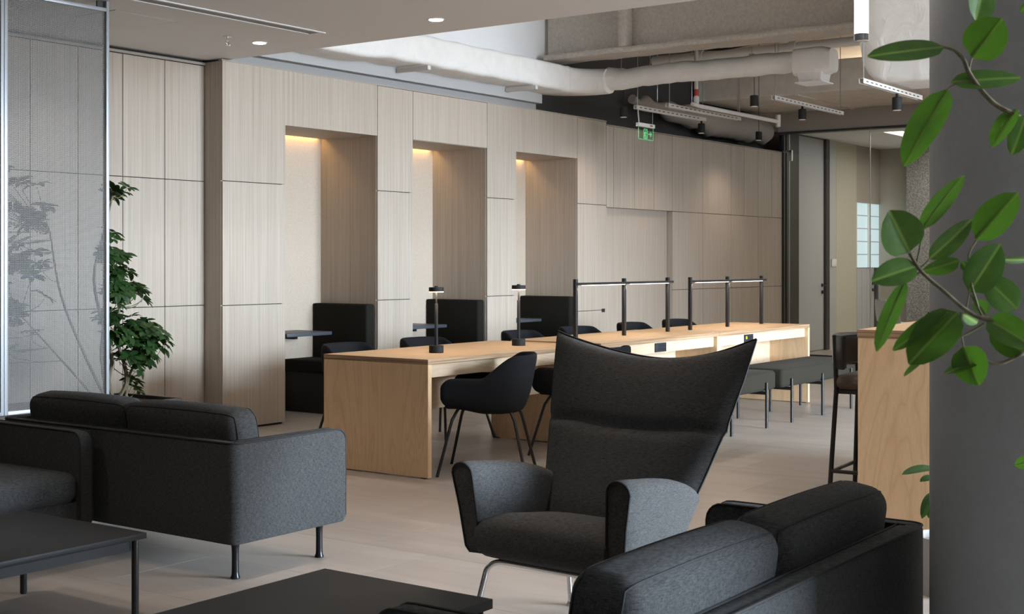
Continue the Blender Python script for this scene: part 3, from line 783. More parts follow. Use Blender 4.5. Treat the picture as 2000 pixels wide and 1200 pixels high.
pendant(1482, 274, 2.90, 'smallest and farthest black cylinder pendant', SLAB - 2.90 - 0.11, 75)
pendant(1752, 184, 2.885, 'black cylinder pendant under the big wrapped duct by the leaves', 0.05, 60, R4)

# ---- exit sign
p0 = at_y(1245, 240, R1[0])
t = thing('exit_sign', 'hanging green running man exit sign with right arrow', 'exit sign', (p0.x, R1[0], p0.z - 0.140))
W_, H_ = 0.345, 0.145
obj('housing', B((0, W_, -0.02, 0.02, 0.105, 0.145), bev=0.003), 'white_plastic', t)
obj('housing_mark', B((0.235, 0.255, -0.0215, -0.0195, 0.118, 0.132)), 'red_paint', t, None)
obj('housing_mark', B((0.26, 0.29, -0.0215, -0.0195, 0.118, 0.132)), 'dark_frame', t, None)
obj('plate', B((0.012, W_ - 0.012, -0.003, 0.003, -0.03, 0.105)), 'acrylic', t, None)
def stroke(bm, pts, w):
    for (ax, az), (bx_, bz) in zip(pts, pts[1:]):
        d = Vector((bx_ - ax, bz - az)); n_ = Vector((-d.y, d.x)).normalized() * w / 2; d.normalize()
        q = [(ax + n_.x, az + n_.y), (ax - n_.x, az - n_.y), (bx_ - n_.x, bz - n_.y), (bx_ + n_.x, bz + n_.y)]
        prism(bm, q, 'y', -0.0055, -0.0032)
bm = bmesh.new(); stroke(bm, [(0.015, 0.10), (0.015, -0.018), (0.025, -0.028), (W_ - 0.015, -0.028), (W_ - 0.015, 0.10)], 0.005); obj('border_line', bm, 'sign_green', t, None)
bm = bmesh.new(); stroke(bm, [(0.13, 0.085), (0.20, 0.085), (0.20, -0.015), (0.13, -0.015), (0.13, 0.085)], 0.007)
stroke(bm, [(0.163, 0.055), (0.158, 0.028), (0.172, 0.012), (0.168, -0.012)], 0.010); stroke(bm, [(0.158, 0.028), (0.146, 0.010), (0.136, 0.004)], 0.009)
stroke(bm, [(0.162, 0.052), (0.146, 0.044), (0.14, 0.030)], 0.007); stroke(bm, [(0.162, 0.052), (0.176, 0.042), (0.188, 0.048)], 0.007); stroke(bm, [(0.166, 0.064), (0.172, 0.074)], 0.014)
obj('running_man', bm, 'sign_green', t, None)
bm = bmesh.new(); stroke(bm, [(0.225, 0.035), (0.29, 0.035)], 0.009); stroke(bm, [(0.268, 0.06), (0.292, 0.035), (0.268, 0.010)], 0.009); obj('arrow', bm, 'sign_green', t, None)
hz_ = R1[1] - 0.02 - (p0.z - 0.140)
bm = bmesh.new(); tube(bm, smooth_path([(0.03, 0, 0.145), (0.03, 0, 0.165), (0.015, 0, hz_ - 0.04), (0.015, 0, hz_)], 4), 0.007, 6); obj('feed_conduit', bm, 'pipe_paint', t)
bm = bmesh.new(); tube(bm, [(W_ - 0.02, 0, 0.145), (W_ - 0.02, 0, hz_)], 0.0015, 5); obj('hanger_wire', bm, 'steel', t)

# ---- glowing tube pendant near the camera
tp = at_depth(1682.5, 81, 3.7)
t = thing('tube_pendant', 'glowing vertical tube pendant with chrome end cap', 'pendant lamp', (tp.x, tp.y, tp.z))
bm = bmesh.new(); lathe(bm, [(0.0195, 0.020), (0.0195, 0.70)], 24); obj('diffuser', bm, 'tube_led', t)
bm = bmesh.new(); lathe(bm, [(0.018, 0.0), (0.0205, 0.002), (0.0205, 0.020), (0.0195, 0.0201)], 24); obj('end_cap', bm, 'chrome', t, 40, 'chrome end cap')
bm = bmesh.new(); lathe(bm, [(0.0205, 0.70), (0.0205, 0.74), (0.004, 0.745), (0.004, CEIL - tp.z)], 20); obj('stem', bm, 'chrome', t)

# ---- unseen linear pendants added behind the column to light the open ceiling
for x, y, lab in ((8.6, 1.5, 'nearest to the column'), (11.4, 2.1, 'in the middle of the row'), (14.2, 2.6, 'nearest to the glass room')):
    t = thing('added_linear_light', 'added unseen linear light behind the column, ' + lab, 'pendant lamp', (x, y, 2.62), 0, 'added unseen linear lights')
    bm = bmesh.new(); tube(bm, [(-1.0, 0, 0), (1.0, 0, 0)], 0.02, 12); obj('diffuser', bm, 'linear_led', t)
    for e in (-1.0, 1.0):
        bm = bmesh.new(); tube(bm, [(e - 0.02, 0, 0), (e + 0.02, 0, 0)], 0.022, 12); obj('end_cap', bm, 'chrome', t)
        bm = bmesh.new(); tube(bm, [(e * 0.98, 0, 0.02), (e * 0.98, 0, SLAB - 2.62)], 0.002, 5); obj('hanger_wire', bm, 'steel', t)

# ================================================================== BOOTHS
for k, (x0, x1) in enumerate(NICHES):
    which = ('nearest (leftmost)', 'middle', 'far (third)')[k]
    yb = YW + NDEP - 0.003
    for side in (1,):
        lab = 'black upholstered booth bench on the right side of the %s niche' % which if side > 0 else 'black upholstered booth bench hidden on the left side of the %s niche' % which
        t = thing('booth_bench', lab, 'bench', (x1 - 0.003 if side > 0 else x0 + 0.003, 0, 0), 0, 'booth benches in the niches')
        s = -side
        def bx_(a, b): return (min(s * a, s * b), max(s * a, s * b))
        a = bx_(0.0, 0.11); obj('backrest', B((a[0], a[1], YW + 0.03, yb, 0.42, 0.965), bev=0.018, seg=3), 'fabric_booth', t)
        a = bx_(0.11, 0.50); obj('seat', B((a[0], a[1], YW + 0.04, yb, 0.36, 0.47), bev=0.02, seg=3), 'fabric_booth', t)
        a = bx_(0.0, 0.46); obj('base', B((a[0], a[1], YW + 0.05, yb, 0.0, 0.36)), 'booth_base', t, None)
    t = thing('booth_table', 'thin dark slate table in the %s booth niche' % which, 'table', ((x0 + x1) / 2, 0, 0), 0, 'wall tables in the niches')
    obj('table_top', B((-0.30, 0.26, YW + 0.26, yb, 0.695, 0.725), bev=0.003), 'booth_table', t)
    obj('bracket', B((-0.02, 0.02, YW + 0.45, yb, 0.66, 0.694), (-0.02, 0.02, yb - 0.02, yb, 0.45, 0.66)), 'black_metal', t, None)

# ================================================================== DESKS
def desk(x0, x1, y0, y1, zt_, label, socket=None):
    t = thing('plywood_desk', label, 'desk', (x0, y0, 0), 0, 'plywood desks in a row')
    L, D = x1 - x0, y1 - y0
    bm = bmesh.new(); box(bm, 0, L, 0, D, zt_ - 0.032, zt_, 0.0015, 1)
    bm.normal_update()
    for f in bm.faces: f.material_index = 0 if abs(f.normal.z) > 0.8 else 1
    obj('desk_top', bm, ['birch_x', 'ply_edge'], t, None)
    for x in (0, L - 0.036):
        obj('end_panel', B((x, x + 0.036, 0.0, D - 0.002, 0.006, zt_ - 0.0325), bev=0.0015, seg=1), 'birch_z', t, None)
    for x in (0.01, L - 0.03):
        obj('foot_shim', B((x, x + 0.02, 0.03, 0.07, 0, 0.006), (x, x + 0.02, D - 0.07, D - 0.03, 0, 0.006)), 'black_matte', t, None)
    obj('modesty_panel', B((0.037, L - 0.037, D / 2 - 0.009, D / 2 + 0.009, 0.36, zt_ - 0.033)), 'birch_pale', t, None)
    for yy in (0.035, D - 0.053):
        obj('front_rail', B((0.037, L - 0.037, yy, yy + 0.018, zt_ - 0.118, zt_ - 0.036)), 'birch_pale', t, None)
    if socket is not None:
        zc = zt_ - 0.077
        s = obj('socket_block', B((socket - 0.085, socket + 0.085, 0.024, 0.036, zc - 0.035, zc + 0.035), bev=0.002), 'socket_face', t, 40, 'black power socket block')
        obj('socket_hole', B(*[(socket - 0.025 + 0.028 * i, socket - 0.019 + 0.028 * i, 0.0225, 0.0245, zc + dz, zc + dz + 0.010) for i in range(4) for dz in (-0.018, 0.006)]), 'socket_hole', s, None)
        if x0 > 10: obj('switch_button', B((socket - 0.068, socket - 0.045, 0.021, 0.0245, zc - 0.004, zc + 0.02)), 'yellow_plastic', s, None, 'yellow rocker switch')
    return t
DX = [6.45, 8.33, 10.21, 12.09]
desk(DX[0], DX[1] - 0.003, 5.28, 6.165, 0.742, 'nearest plywood desk with two small black lamps on it')
desk(DX[1], DX[2] - 0.003, 5.195, 6.005, 0.752, 'middle plywood desk under the nearer black light rack', 0.93)
desk(DX[2], DX[3], 5.195, 6.005, 0.750, 'farthest plywood desk with yellow switch in its socket block', 0.62)

# desk lamps
def desk_lamp(px, py, label):
    p = at_z(px, py, 0.742)
    t = thing('desk_lamp', label, 'lamp', (p.x, 5.64, 0.7422), 0, 'small black desk lamps')
    bm = bmesh.new(); lathe(bm, [(0.047, 0.0), (0.049, 0.002), (0.049, 0.046), (0.046, 0.049), (0.02, 0.05)], 28); obj('base', bm, 'black_matte', t)
    bm = bmesh.new(); lathe(bm, [(0.0115, 0.05), (0.0115, 0.325), (0.009, 0.328)], 14); obj('pole', bm, 'black_matte', t)
    bm = bmesh.new(); lathe(bm, [(0.006, 0.328), (0.006, 0.415)], 12); obj('neck', bm, 'black_matte', t)
    bm = bmesh.new(); lathe(bm, [(0.046, 0.408), (0.050, 0.408), (0.050, 0.433), (0.047, 0.436), (0.012, 0.436), (0.012, 0.443), (0.008, 0.444)], 28); obj('shade', bm, 'black_matte', t)
    bm = bmesh.new(); lathe(bm, [(0.046, 0.402), (0.049, 0.403), (0.049, 0.408)], 28); obj('light_ring', bm, 'lamp_led', t, 40, 'warm glowing ring')
    lamp('AREA', 'lamp_glow', (0, 0, 0.400), 1.2, (1.0, 0.74, 0.48), t, shape='DISK', size=0.09)
desk_lamp(826, 688, 'small black desk lamp nearer the front end of the plywood desk')
desk_lamp(985, 674, 'small black desk lamp by the step between the two desks')

def light_rack(pxs, label, zt_):
    xs = [at_y(px, 600, 5.605).x for px in pxs]
    xs = [xs[0], (xs[0] + xs[2]) / 2 + 0.0, xs[2]]
    t = thing('light_rack', label, 'light rack', (xs[0], 5.605, zt_), 0, 'black light racks on the desks')
    for x in xs:
        obj('post', B((x - xs[0] - 0.014, x - xs[0] + 0.014, -0.014, 0.014, 0, 0.462), bev=0.002), 'black_metal', t)
    bm = bmesh.new(); tube(bm, [(-0.05, -0.024, 0.425), (xs[2] - xs[0] + 0.05, -0.024, 0.425)], 0.010, 10); obj('rod', bm, 'black_metal', t)
    for a, b in zip(xs, xs[1:]):
        obj('light_strip', B((a - xs[0] + 0.05, b - xs[0] - 0.03, -0.029, -0.019, 0.4115, 0.416)), 'rod_led', t, None, 'glowing white light strip')
        lamp('AREA', 'rack_light', ((a + b) / 2 - xs[0], -0.024, 0.405), 2.2, (1.0, 0.84, 0.68), t, shape='RECTANGLE', size=0.6, size_y=0.012)
light_rack((1124, 1219, 1304), 'black three-post light rack on the middle desk', 0.7522)
light_rack((1348, 1420, 1487), 'black three-post light rack on the farthest desk', 0.7502)

# ================================================================== SHELL CHAIRS
def sstep(a, b, x):
    t = max(0.0, min(1.0, (x - a) / (b - a))); return t * t * (3 - 2 * t)
def build_chair(label):
    t = thing('shell_chair', label, 'chair', (0, 0, 0), 0, 'black upholstered shell chairs')
    bm = bmesh.new(); P = []; NU, NV = 36, 11
    for i in range(NU + 1):
        u = -1 + 2 * i / NU; a = abs(u); s = 1 if u >= 0 else -1
        # plan outline of the bucket: back arc then straight arms running forward
        if a < 0.5:
            ang = a / 0.5 * PI / 2
            ex, ey = -0.05 - 0.215 * math.cos(ang) ** 0.75 if ang < PI / 2 - 1e-6 else -0.05, 0.275 * math.sin(ang) ** 0.75
        else:
            ex, ey = -0.05 + 0.315 * (a - 0.5) / 0.5, 0.275
        rim = 0.618 + 0.145 * (1 - sstep(0.39, 0.57, a))
        if a > 0.9: rim -= 0.05 * ((a - 0.9) / 0.1) ** 2
        row = []
        for j in range(NV + 1):
            v = j / NV
            if v < 0.45:
                k = v / 0.45 * 0.90; z = 0.378 + 0.022 * k * k + 0.045 * sstep(0.5, 1.0, a) * k
                x, y = 0.03 + (ex - 0.03) * k, ey * k * s
            else:
                w = (v - 0.45) / 0.55; k = 0.90 + 0.10 * math.sin(min(1, w * 2.2) * PI / 2); zb0 = 0.396 + 0.041 * sstep(0.5, 1.0, a)
                z = zb0 + (rim - zb0) * w ** 1.1
                lean = 0.055 * max(0, z - 0.44) / 0.3 * (1 - sstep(0.3, 0.6, a))
                x, y = 0.03 + (ex - 0.03) * k - lean, ey * k * s
                nar = 1 - 0.10 * sstep(0.62, 0.76, z)
                y *= nar
            row.append((x, y, z))
        P.append(row)
    grid(bm, P)
    bmesh.ops.remove_doubles(bm, verts=bm.verts[:], dist=0.0015)
    o = obj('shell', bm, 'fabric_black', t, 180)
    md = o.modifiers.new('th', 'SOLIDIFY'); md.thickness = 0.035; md.offset = -1 ; md.use_even_offset = False
    subd(o, 1)
    # front half of the seat pad
    bm = bmesh.new(); soft(bm, -0.14, 0.245, -0.215, 0.215, 0.420, 0.470, 0.022, 0.008); obj('seat_pad', bm, 'fabric_black', t, 180)
    for sx in (1, -1):
        for sy in (1, -1):
            bm = bmesh.new()
            tube(bm, smooth_path([(sx * 0.150, sy * 0.155, 0.435), (sx * 0.170, sy * 0.176, 0.405), (sx * 0.188, sy * 0.194, 0.368), (sx * 0.201, sy * 0.206, 0.335), (sx * 0.241, sy * 0.243, 0.165), (sx * 0.28, sy * 0.28, 0.0)], 4), 0.010, 8)
            obj('leg', bm, 'black_metal', t)
    return t
ch0 = build_chair('black shell chair turned sideways at the near side of the plywood desk')
ch0.location = (6.93, 5.18, 0); ch0.rotation_euler = (0, 0, math.radians(119))
def front_at(x, y, deg, label): return dup(ch0, (x, y, 0), math.radians(deg), label)
front_at(7.95, 5.10, 92, 'black shell chair half hidden behind the wing chair at the desk')
yb_ = 6.42
far = [(7.17, 'black shell chair behind the left end of the nearest desk'), (8.02, 'black shell chair behind the desk, between the two small lamps'),
       (9.33, 'black shell chair behind the step where the second desk begins'), (10.20, 'black shell chair behind the first post of the nearer light rack'),
       (11.20, 'black shell chair behind the middle post of the nearer light rack'), (12.08, 'black shell chair farthest along the wall side of the desks')]
for k, (x, lab) in enumerate(far): front_at(x, yb_, -90 + (4, -3, 2, -5, 3, 0)[k], lab)

# ================================================================== BENCHES beside the far desk
def bench(x0, x1, xs, label):
    t = thing('bench', label, 'bench', (x0, 4.68, 0), 0, 'olive upholstered benches')
    L = x1 - x0; D = 0.485
    bm = bmesh.new(); soft(bm, 0, L, 0.012, D, 0.30, 0.455, 0.03, 0.008); obj('seat_cushion', bm, 'fabric_olive', t, 180)
    for x in xs:
        x -= x0
        obj('cross_bar', B((x - 0.012, x + 0.012, 0.0, D + 0.01, 0.272, 0.298)), 'black_metal', t, None)
        for y in (0.0, D + 0.01):
            bm = bmesh.new(); tube(bm, [(x, y, 0), (x, y, 0.37)], 0.0125, 10); obj('leg', bm, 'black_metal', t)
    return t
bench(10.36, 12.0, [10.52, 11.17, 11.83], 'olive grey bench nearest the glass room, in full view')
bench(8.62, 10.24, [8.78, 9.40, 10.03], 'olive grey bench mostly hidden behind the wing chair')

# ================================================================== SOFAS
SL, SD, SH0, SH1 = 1.64, 0.68, 0.165, 0.59
def build_sofa(label, SD=0.68):
    t = thing('sofa', label, 'sofa', (0, 0, 0), 0, 'charcoal lounge sofas')
    th = 0.07; rc = 0.045
    # outer path of the U-shaped shell, from the front of one arm round the back to the other (local: x along, y forward)
    path = []
    for k in range(11): path.append((SL / 2, SD - (SD - rc) * k / 10))
    for k in range(1, 6): a = PI / 2 * k / 6; path.append((SL / 2 - rc + rc * math.cos(a), rc - rc * math.sin(a)))
    for k in range(17): path.append((SL / 2 - rc - (SL - 2 * rc) * k / 16, 0))
    for k in range(1, 6): a = PI / 2 * k / 6; path.append((-SL / 2 + rc - rc * math.sin(a), rc - rc * math.cos(a)))
    for k in range(11): path.append((-SL / 2, rc + (SD - rc) * k / 10))
    # extra rows close to the arm ends for the rounded front corner
    def refine(p, sgn): return [(sgn * SL / 2, SD - d) for d in (0.0, 0.004, 0.012, 0.024, 0.04)]
    path = refine(path, 1) + path[1:-1] + refine(path, -1)[::-1]
    r = 0.055; rows = []; po = []; pi_ = []
    for (x, y) in path:
        # inward normal
        if abs(abs(x) - SL / 2) < 1e-6: nx, ny = (-1 if x > 0 else 1), 0
        elif abs(y) < 1e-6: nx, ny = 0, 1
        else:
            cx = (SL / 2 - rc) * (1 if x > 0 else -1); d = Vector((cx - x, rc - y)).normalized(); nx, ny = d.x, d.y
        s = SD - y; zt_ = SH1
        if s < r: zt_ = SH1 - r + math.sqrt(max(r * r - (r - s) ** 2, 0))
        zb_ = SH0
        if s < 0.02: zb_ = SH0 + 0.02 - math.sqrt(max(0.0004 - (0.02 - s) ** 2, 0))
        e = 0.012
        prof = [(0.008, zb_), (0.0, zb_ + 0.012), (0.0, (zb_ + zt_) / 2), (0.0, zt_ - e), (e * 0.3, zt_ - e * 0.3), (e, zt_), (th - e, zt_), (th - e * 0.3, zt_ - e * 0.3), (th, zt_ - e), (th, (zb_ + zt_) / 2), (th, zb_ + 0.012), (th - 0.008, zb_)]
        rows.append([(x + nx * o_, y + ny * o_, z) for o_, z in prof])
        po.append((x + nx * 0.003, y + ny * 0.003, zt_ - 0.001)); pi_.append((x + nx * (th - 0.003), y + ny * (th - 0.003), zt_ - 0.001))
    bm = bmesh.new(); V = grid(bm, [rw + [rw[0]] for rw in rows]); bmesh.ops.remove_doubles(bm, verts=bm.verts[:], dist=1e-5)
    bm.verts.ensure_lookup_table()
    be = [e for e in bm.edges if e.is_boundary]
    bmesh.ops.holes_fill(bm, edges=be, sides=0)
    sh = obj('shell', bm, 'fabric_charcoal', t, 35)
    bm = bmesh.new()
    fr1 = [(SL / 2 - 0.003, SD, SH0 + 0.03), (SL / 2 - 0.003, SD, SH1 - r)]
    fr2 = [(-SL / 2 + 0.003, SD, SH1 - r), (-SL / 2 + 0.003, SD, SH0 + 0.03)]
    tube(bm, fr1 + po[1:-1] + fr2, 0.0042, 6)
    fr1 = [(SL / 2 - th + 0.003, SD, SH0 + 0.03), (SL / 2 - th + 0.003, SD, SH1 - r)]
    fr2 = [(-SL / 2 + th - 0.003, SD, SH1 - r), (-SL / 2 + th - 0.003, SD, SH0 + 0.03)]
    tube(bm, fr1 + pi_[1:-1] + fr2, 0.0042, 6)
    obj('piping', bm, 'piping', sh)
    obj('seat_base', B((-SL / 2 + th, SL / 2 - th, th, SD - 0.02, SH0 + 0.005, 0.28)), 'fabric_charcoal', t, None)
    bm = bmesh.new(); soft(bm, -SL / 2 + th + 0.002, SL / 2 - th - 0.002, th + 0.01, SD + 0.005, 0.275, 0.415, 0.05, 0.012); obj('seat_cushion', bm, 'fabric_charcoal', t, 180)
    hw = SL / 2 - th
    for s in (-1, 1):
        bm = bmesh.new()
        x0, x1 = (0.003, hw - 0.02) if s > 0 else (-hw + 0.02, -0.003)
        soft(bm, x0, x1, -0.085, 0.085, -0.17, 0.17, 0.055, 0.014)
        M = Matrix.Translation((0, th + 0.105, 0.540)) @ Matrix.Rotation(math.radians(9), 4, 'X')
        bmesh.ops.transform(bm, matrix=M, verts=bm.verts[:])
        c = obj('back_cushion', bm, 'fabric_charcoal', t, 180)
        bm = bmesh.new()
        for yy in (-0.062, 0.062):
            half = ((x1 - x0) / 2, 0.085, 0.17); q2 = []
            hx, hz_ = half[0], half[2]
            per = [(hx, -hz_ * 0.7 + 1.7 * hz_ * k / 14) for k in range(15)] + [(hx - 2 * hx * k / 30, hz_) for k in range(1, 30)] + [(-hx, hz_ - 1.7 * hz_ * k / 14) for k in range(15)]
            for (qx, qz) in per:
                v_ = soft_point(Vector((qx, yy, qz)), half, 0.055, 0.014); v_ += (v_ - Vector((max(-hx + .06, min(hx - .06, v_.x)), 0, max(-0.1, min(0.1, v_.z))))).normalized() * 0.0005
                q2.append(v_ + Vector(((x0 + x1) / 2, 0, 0)))
            tube(bm, q2, 0.0026, 5)
        bmesh.ops.transform(bm, matrix=M, verts=bm.verts[:])
        obj('piping', bm, 'piping', c)
    for sx in (-1, 1):
        for yy in (0.10, SD - 0.07):
            bm = bmesh.new(); x = sx * (SL / 2 - 0.10); sy = 1 if yy < 0.3 else -1
            lathe(bm, [(0.020, 0), (0.021, 0.006), (0.0165, 0.016), (0.0155, 0.03), (0.015, 0.10), (0.016, 0.13), (0.020, 0.15), (0.03, 0.163), (0.034, 0.168)], 14, (x, yy, 0))
            box(bm, x - 0.02, x + 0.02, min(yy, yy + sy * 0.10), max(yy, yy + sy * 0.10), 0.152, 0.168, 0.004, 1)
            obj('leg', bm, 'leg_gloss', t)
    return t
so0 = build_sofa('charcoal sofa seen from behind in front of the mesh screen')
so0.location = (3.86, 4.2 + SL / 2, 0); so0.rotation_euler = (0, 0, -PI / 2)     # faces +X
sb = build_sofa('charcoal sofa cut by the left picture edge, its seat toward the low table', 0.95)
sb.location = (3.80 - SL / 2, 5.05 + 0.95, 0); sb.rotation_euler = (0, 0, PI)
dup(so0, (3.87 - SL / 2, 1.30, 0), 0.0, 'charcoal sofa in the right foreground beside the concrete column')

# ================================================================== LOW TABLES
def low_table(x0, x1, y0, y1, z, label, th=0.022):
    t = thing('coffee_table', label, 'coffee table', (x0, y0, 0), 0, 'black low tables')
    L, D = x1 - x0, y1 - y0
    obj('table_top', B((0, L, 0, D, z - th, z), bev=0.002, seg=2), 'table_black', t)
    obj('apron', B((0.05, L - 0.05, 0.035, 0.06, z - th - 0.045, z - th), (0.05, L - 0.05, D - 0.06, D - 0.035, z - th - 0.045, z - th), (0.035, 0.06, 0.05, D - 0.05, z - th - 0.045, z - th), (L - 0.06, L - 0.035, 0.05, D - 0.05, z - th - 0.045, z - th)), 'table_black', t, None)
    for x in (0.03, L - 0.03):
        for y in (0.03, D - 0.03):
            bm = bmesh.new(); tube(bm, [(x, y, 0), (x, y, 0.006), (x, y, z - th)], [0.011, 0.0135, 0.0135], 14); obj('leg', bm, 'black_metal', t)
    return t
low_table(2.10, 3.305, 4.07, 4.83, 0.33, 'low black table at the left edge before the sofa seat')
low_table(2.05, 3.265, 2.42, 3.115, 0.33, 'low black table at the bottom centre before the wing chair', 0.03)

# ================================================================== WING CHAIR
wc = thing('wing_chair', 'charcoal high-backed wing chair on chrome legs', 'armchair', (4.10, 2.65, 0), math.radians(177))
def lerp_tab(tab, v):
    for (v0, *a), (v1, *b) in zip(tab, tab[1:]):
        if v <= v1:
            k = (v - v0) / (v1 - v0); k = k * k * (3 - 2 * k) * 0.35 + k * 0.65
            return [p + (q - p) * k for p, q in zip(a, b)]
    return list(tab[-1][1:])
#        v    z_mid  x_mid   halfw  fwd    dz_edge
TAB = [(0.00, 0.285, -0.150, 0.285, 0.015, 0.000),
       (0.15, 0.410, -0.215, 0.318, 0.020, 0.000),
       (0.35, 0.545, -0.300, 0.352, 0.030, 0.005),
       (0.58, 0.725, -0.410, 0.400, 0.050, 0.020),
       (0.80, 0.860, -0.500, 0.432, 0.075, 0.050),
       (1.00, 0.960, -0.575, 0.455, 0.095, 0.100)]
bm = bmesh.new(); NS, NVV = 24, 34
Fp, Rp = [], []
for j in range(NVV + 1):
    v = j / NVV; zm, xm, hw, fwd, dze = lerp_tab(TAB, v)
    fr_, rr2 = [], []
    for i in range(NS + 1):
        s = -1 + 2 * i / NS; a = abs(s)
        x = xm + fwd * a ** 2.0; y = hw * s; z = zm + dze * a ** 1.8
        edge = max(0.0, 1 - ((1 - a) / 0.10)) if a > 0.90 else 0
        puff = 0.050 * (1 - a ** 3)
        # two cushions: the seam is a soft groove
        vs_ = 0.565 - 0.03 * (1 - a * a)
        puff += 0.018 * (1 - a ** 4) * math.sin(PI * max(0, min(1, (v - vs_) / (1 - vs_)))) ** 0.5 if v > vs_ else 0.022 * (1 - a ** 4) * math.sin(PI * max(0, min(1, v / vs_))) ** 0.4
        puff -= 0.012 * math.exp(-((v - vs_) / 0.018) ** 2)
        tt = max(0, (v - 0.93) / 0.07); puff *= math.sqrt(max(0, 1 - tt * tt)) * 0.85 + 0.15
        fr_.append(Vector((x + puff * 0.86 + 0.012 * (1 - edge), y, z + puff * 0.45)))
        rr2.append(Vector((x - 0.040 * (1 - 0.6 * a ** 6), y * (1 - 0.01), z - 0.008)))
    Fp.append(fr_); Rp.append(rr2)
VF = grid(bm, Fp); VR = grid(bm, Rp)
def bridge(a, b):
    for k in range(len(a) - 1): bm.faces.new((a[k], a[k + 1], b[k + 1], b[k]))
bridge(VF[0], VR[0]); bridge(VF[-1], VR[-1]); bridge([r_[0] for r_ in VF], [r_[0] for r_ in VR]); bridge([r_[-1] for r_ in VF], [r_[-1] for r_ in VR])
back = obj('backrest', bm, 'fabric_wing', wc, 50)
bm = bmesh.new()
tube(bm, [r_[0] + Vector((-0.004, -0.002, 0)) for r_ in Fp] + [p + Vector((-0.004, 0, 0.003)) for p in Fp[-1]] + [r_[-1] + Vector((-0.004, 0.002, 0)) for r_ in Fp[::-1]], 0.0042, 6)
obj('piping', bm, 'piping', back)
# seat
bm = bmesh.new()
P = []
for i in range(17):
    s = -1 + 2 * i / 16; a = abs(s); row = []
    prof = [(-0.22, 0.275), (0.10, 0.268), (0.20, 0.275), (0.245, 0.30), (0.268, 0.345), (0.262, 0.385), (0.225, 0.412), (0.10, 0.418), (-0.08, 0.395), (-0.25, 0.375)]
    for (x, z) in prof:
        crown = 0.016 * (1 - a ** 3) if z > 0.37 else 0
        row.append((x - 0.012 * a ** 4, 0.285 * s, z + crown))
    P.append(row)
V = grid(bm, P); bm.faces.new(V[0]); bm.faces.new(V[-1][::-1])
o = obj('seat', bm, 'fabric_wing', wc, 60); 
# arms
for sg in (-1, 1):
    bm = bmesh.new(); rows = []
    NA = 14
    for i in range(NA + 1):
        k = i / NA
        x = 0.238 - 0.545 * k
        zt_ = 0.622 - 0.045 * k - 0.060 * k ** 3
        out_t = 0.395 - 0.045 * k ** 2; out_b = 0.335 - 0.045 * k ** 1.3
        in_t = 0.292 - 0.02 * k; in_b = 0.270 - 0.02 * k
        zb_ = 0.288 - 0.018 * k
        lean = 0.018
        prof = []
        # outline from the inner bottom up over the rounded top and down the outside
        prof.append((in_b, zb_))
        prof.append((in_b + (in_t - in_b) * 0.5, (zb_ + zt_) / 2))
        r = (out_t - in_t) / 2; cy = (in_t + out_t) / 2
        for q in range(9):
            a = PI - PI * q / 8; prof.append((cy + r * math.cos(a), zt_ - r * 0.8 + r * 0.8 * math.sin(a)))
        prof.append((out_b + (out_t - out_b) * 0.55, (zb_ + zt_) / 2))
        prof.append((out_b + 0.012, zb_ + 0.02)); prof.append((out_b - 0.006, zb_))
        rows.append([(x + (0.62 - z) / 0.33 * (-0.03 * (1 - k) + 0.12 * k ** 2), sg * y, z) for y, z in prof])
    # softened front rim
    c0 = Vector((0, sg * 0.335, 0.46))
    fr0 = [(p[0] + 0.016, p[1] + (c0.y - p[1]) * 0.10, p[2] + (c0.z - p[2]) * 0.03) for p in rows[0]]
    rows = [fr0] + rows
    V = grid(bm, [rw + [rw[0]] for rw in rows]); 
    bmesh.ops.remove_doubles(bm, verts=bm.verts[:], dist=1e-5)
    bmesh.ops.holes_fill(bm, edges=[e for e in bm.edges if e.is_boundary], sides=0)
    ar = obj('armrest', bm, 'fabric_wing', wc, 42)
    bm = bmesh.new(); tube(bm, [Vector(p) + Vector((0.002, 0, 0)) for p in fr0], 0.0042, 6, closed=True); obj('piping', bm, 'piping', ar)
# chrome frame
for lx, sgn in ((0.20, 1), (-0.30, -1)):
    for sg in (-1, 1):
        bm = bmesh.new()
        foot = (0.235, 0.31) if sgn > 0 else (-0.31, 0.265)
        tube(bm, smooth_path([(lx - 0.02 * sgn, 0, 0.262), (lx - 0.02 * sgn, sg * 0.18, 0.262), (lx - 0.012 * sgn, sg * 0.235, 0.258), (lx, sg * 0.265, 0.235), (lx + 0.008 * sgn, sg * 0.277, 0.19), (foot[0], sg * foot[1], 0.012)], 6), 0.0105, 12)
        lg = obj('leg', bm, 'chrome', wc, 40, 'chrome tube leg')
        bm = bmesh.new(); lathe(bm, [(0.019, 0), (0.020, 0.006), (0.013, 0.014)], 16, (foot[0], sg * foot[1], 0)); obj('foot_glide', bm, 'chrome', lg)
obj('under_frame', B((-0.28, 0.18, -0.16, -0.13, 0.256, 0.268), (-0.28, 0.18, 0.13, 0.16, 0.256, 0.268)), 'black_metal', wc, None)

# ================================================================== COLUMN, BAR COUNTER, STOOL
tc_ = at_depth(1815, 600, 3.62); R_ = 0.45
rv = Vector((RT[0], RT[1], 0)); dv = ray(1815, HZ); nrm = Vector((dv.y, -dv.x, 0)).normalized()
cc = Vector((tc_.x, tc_.y, 0)) + nrm * R_
bm = bmesh.new(); lathe(bm, [(R_, 0.0), (R_, CEIL + 0.02)], 64)
col = obj('column', bm, 'concrete', None, 60); col.location = (cc.x, cc.y, 0); col['kind'] = 'structure'; col['label'] = 'round grey concrete column in the right foreground'

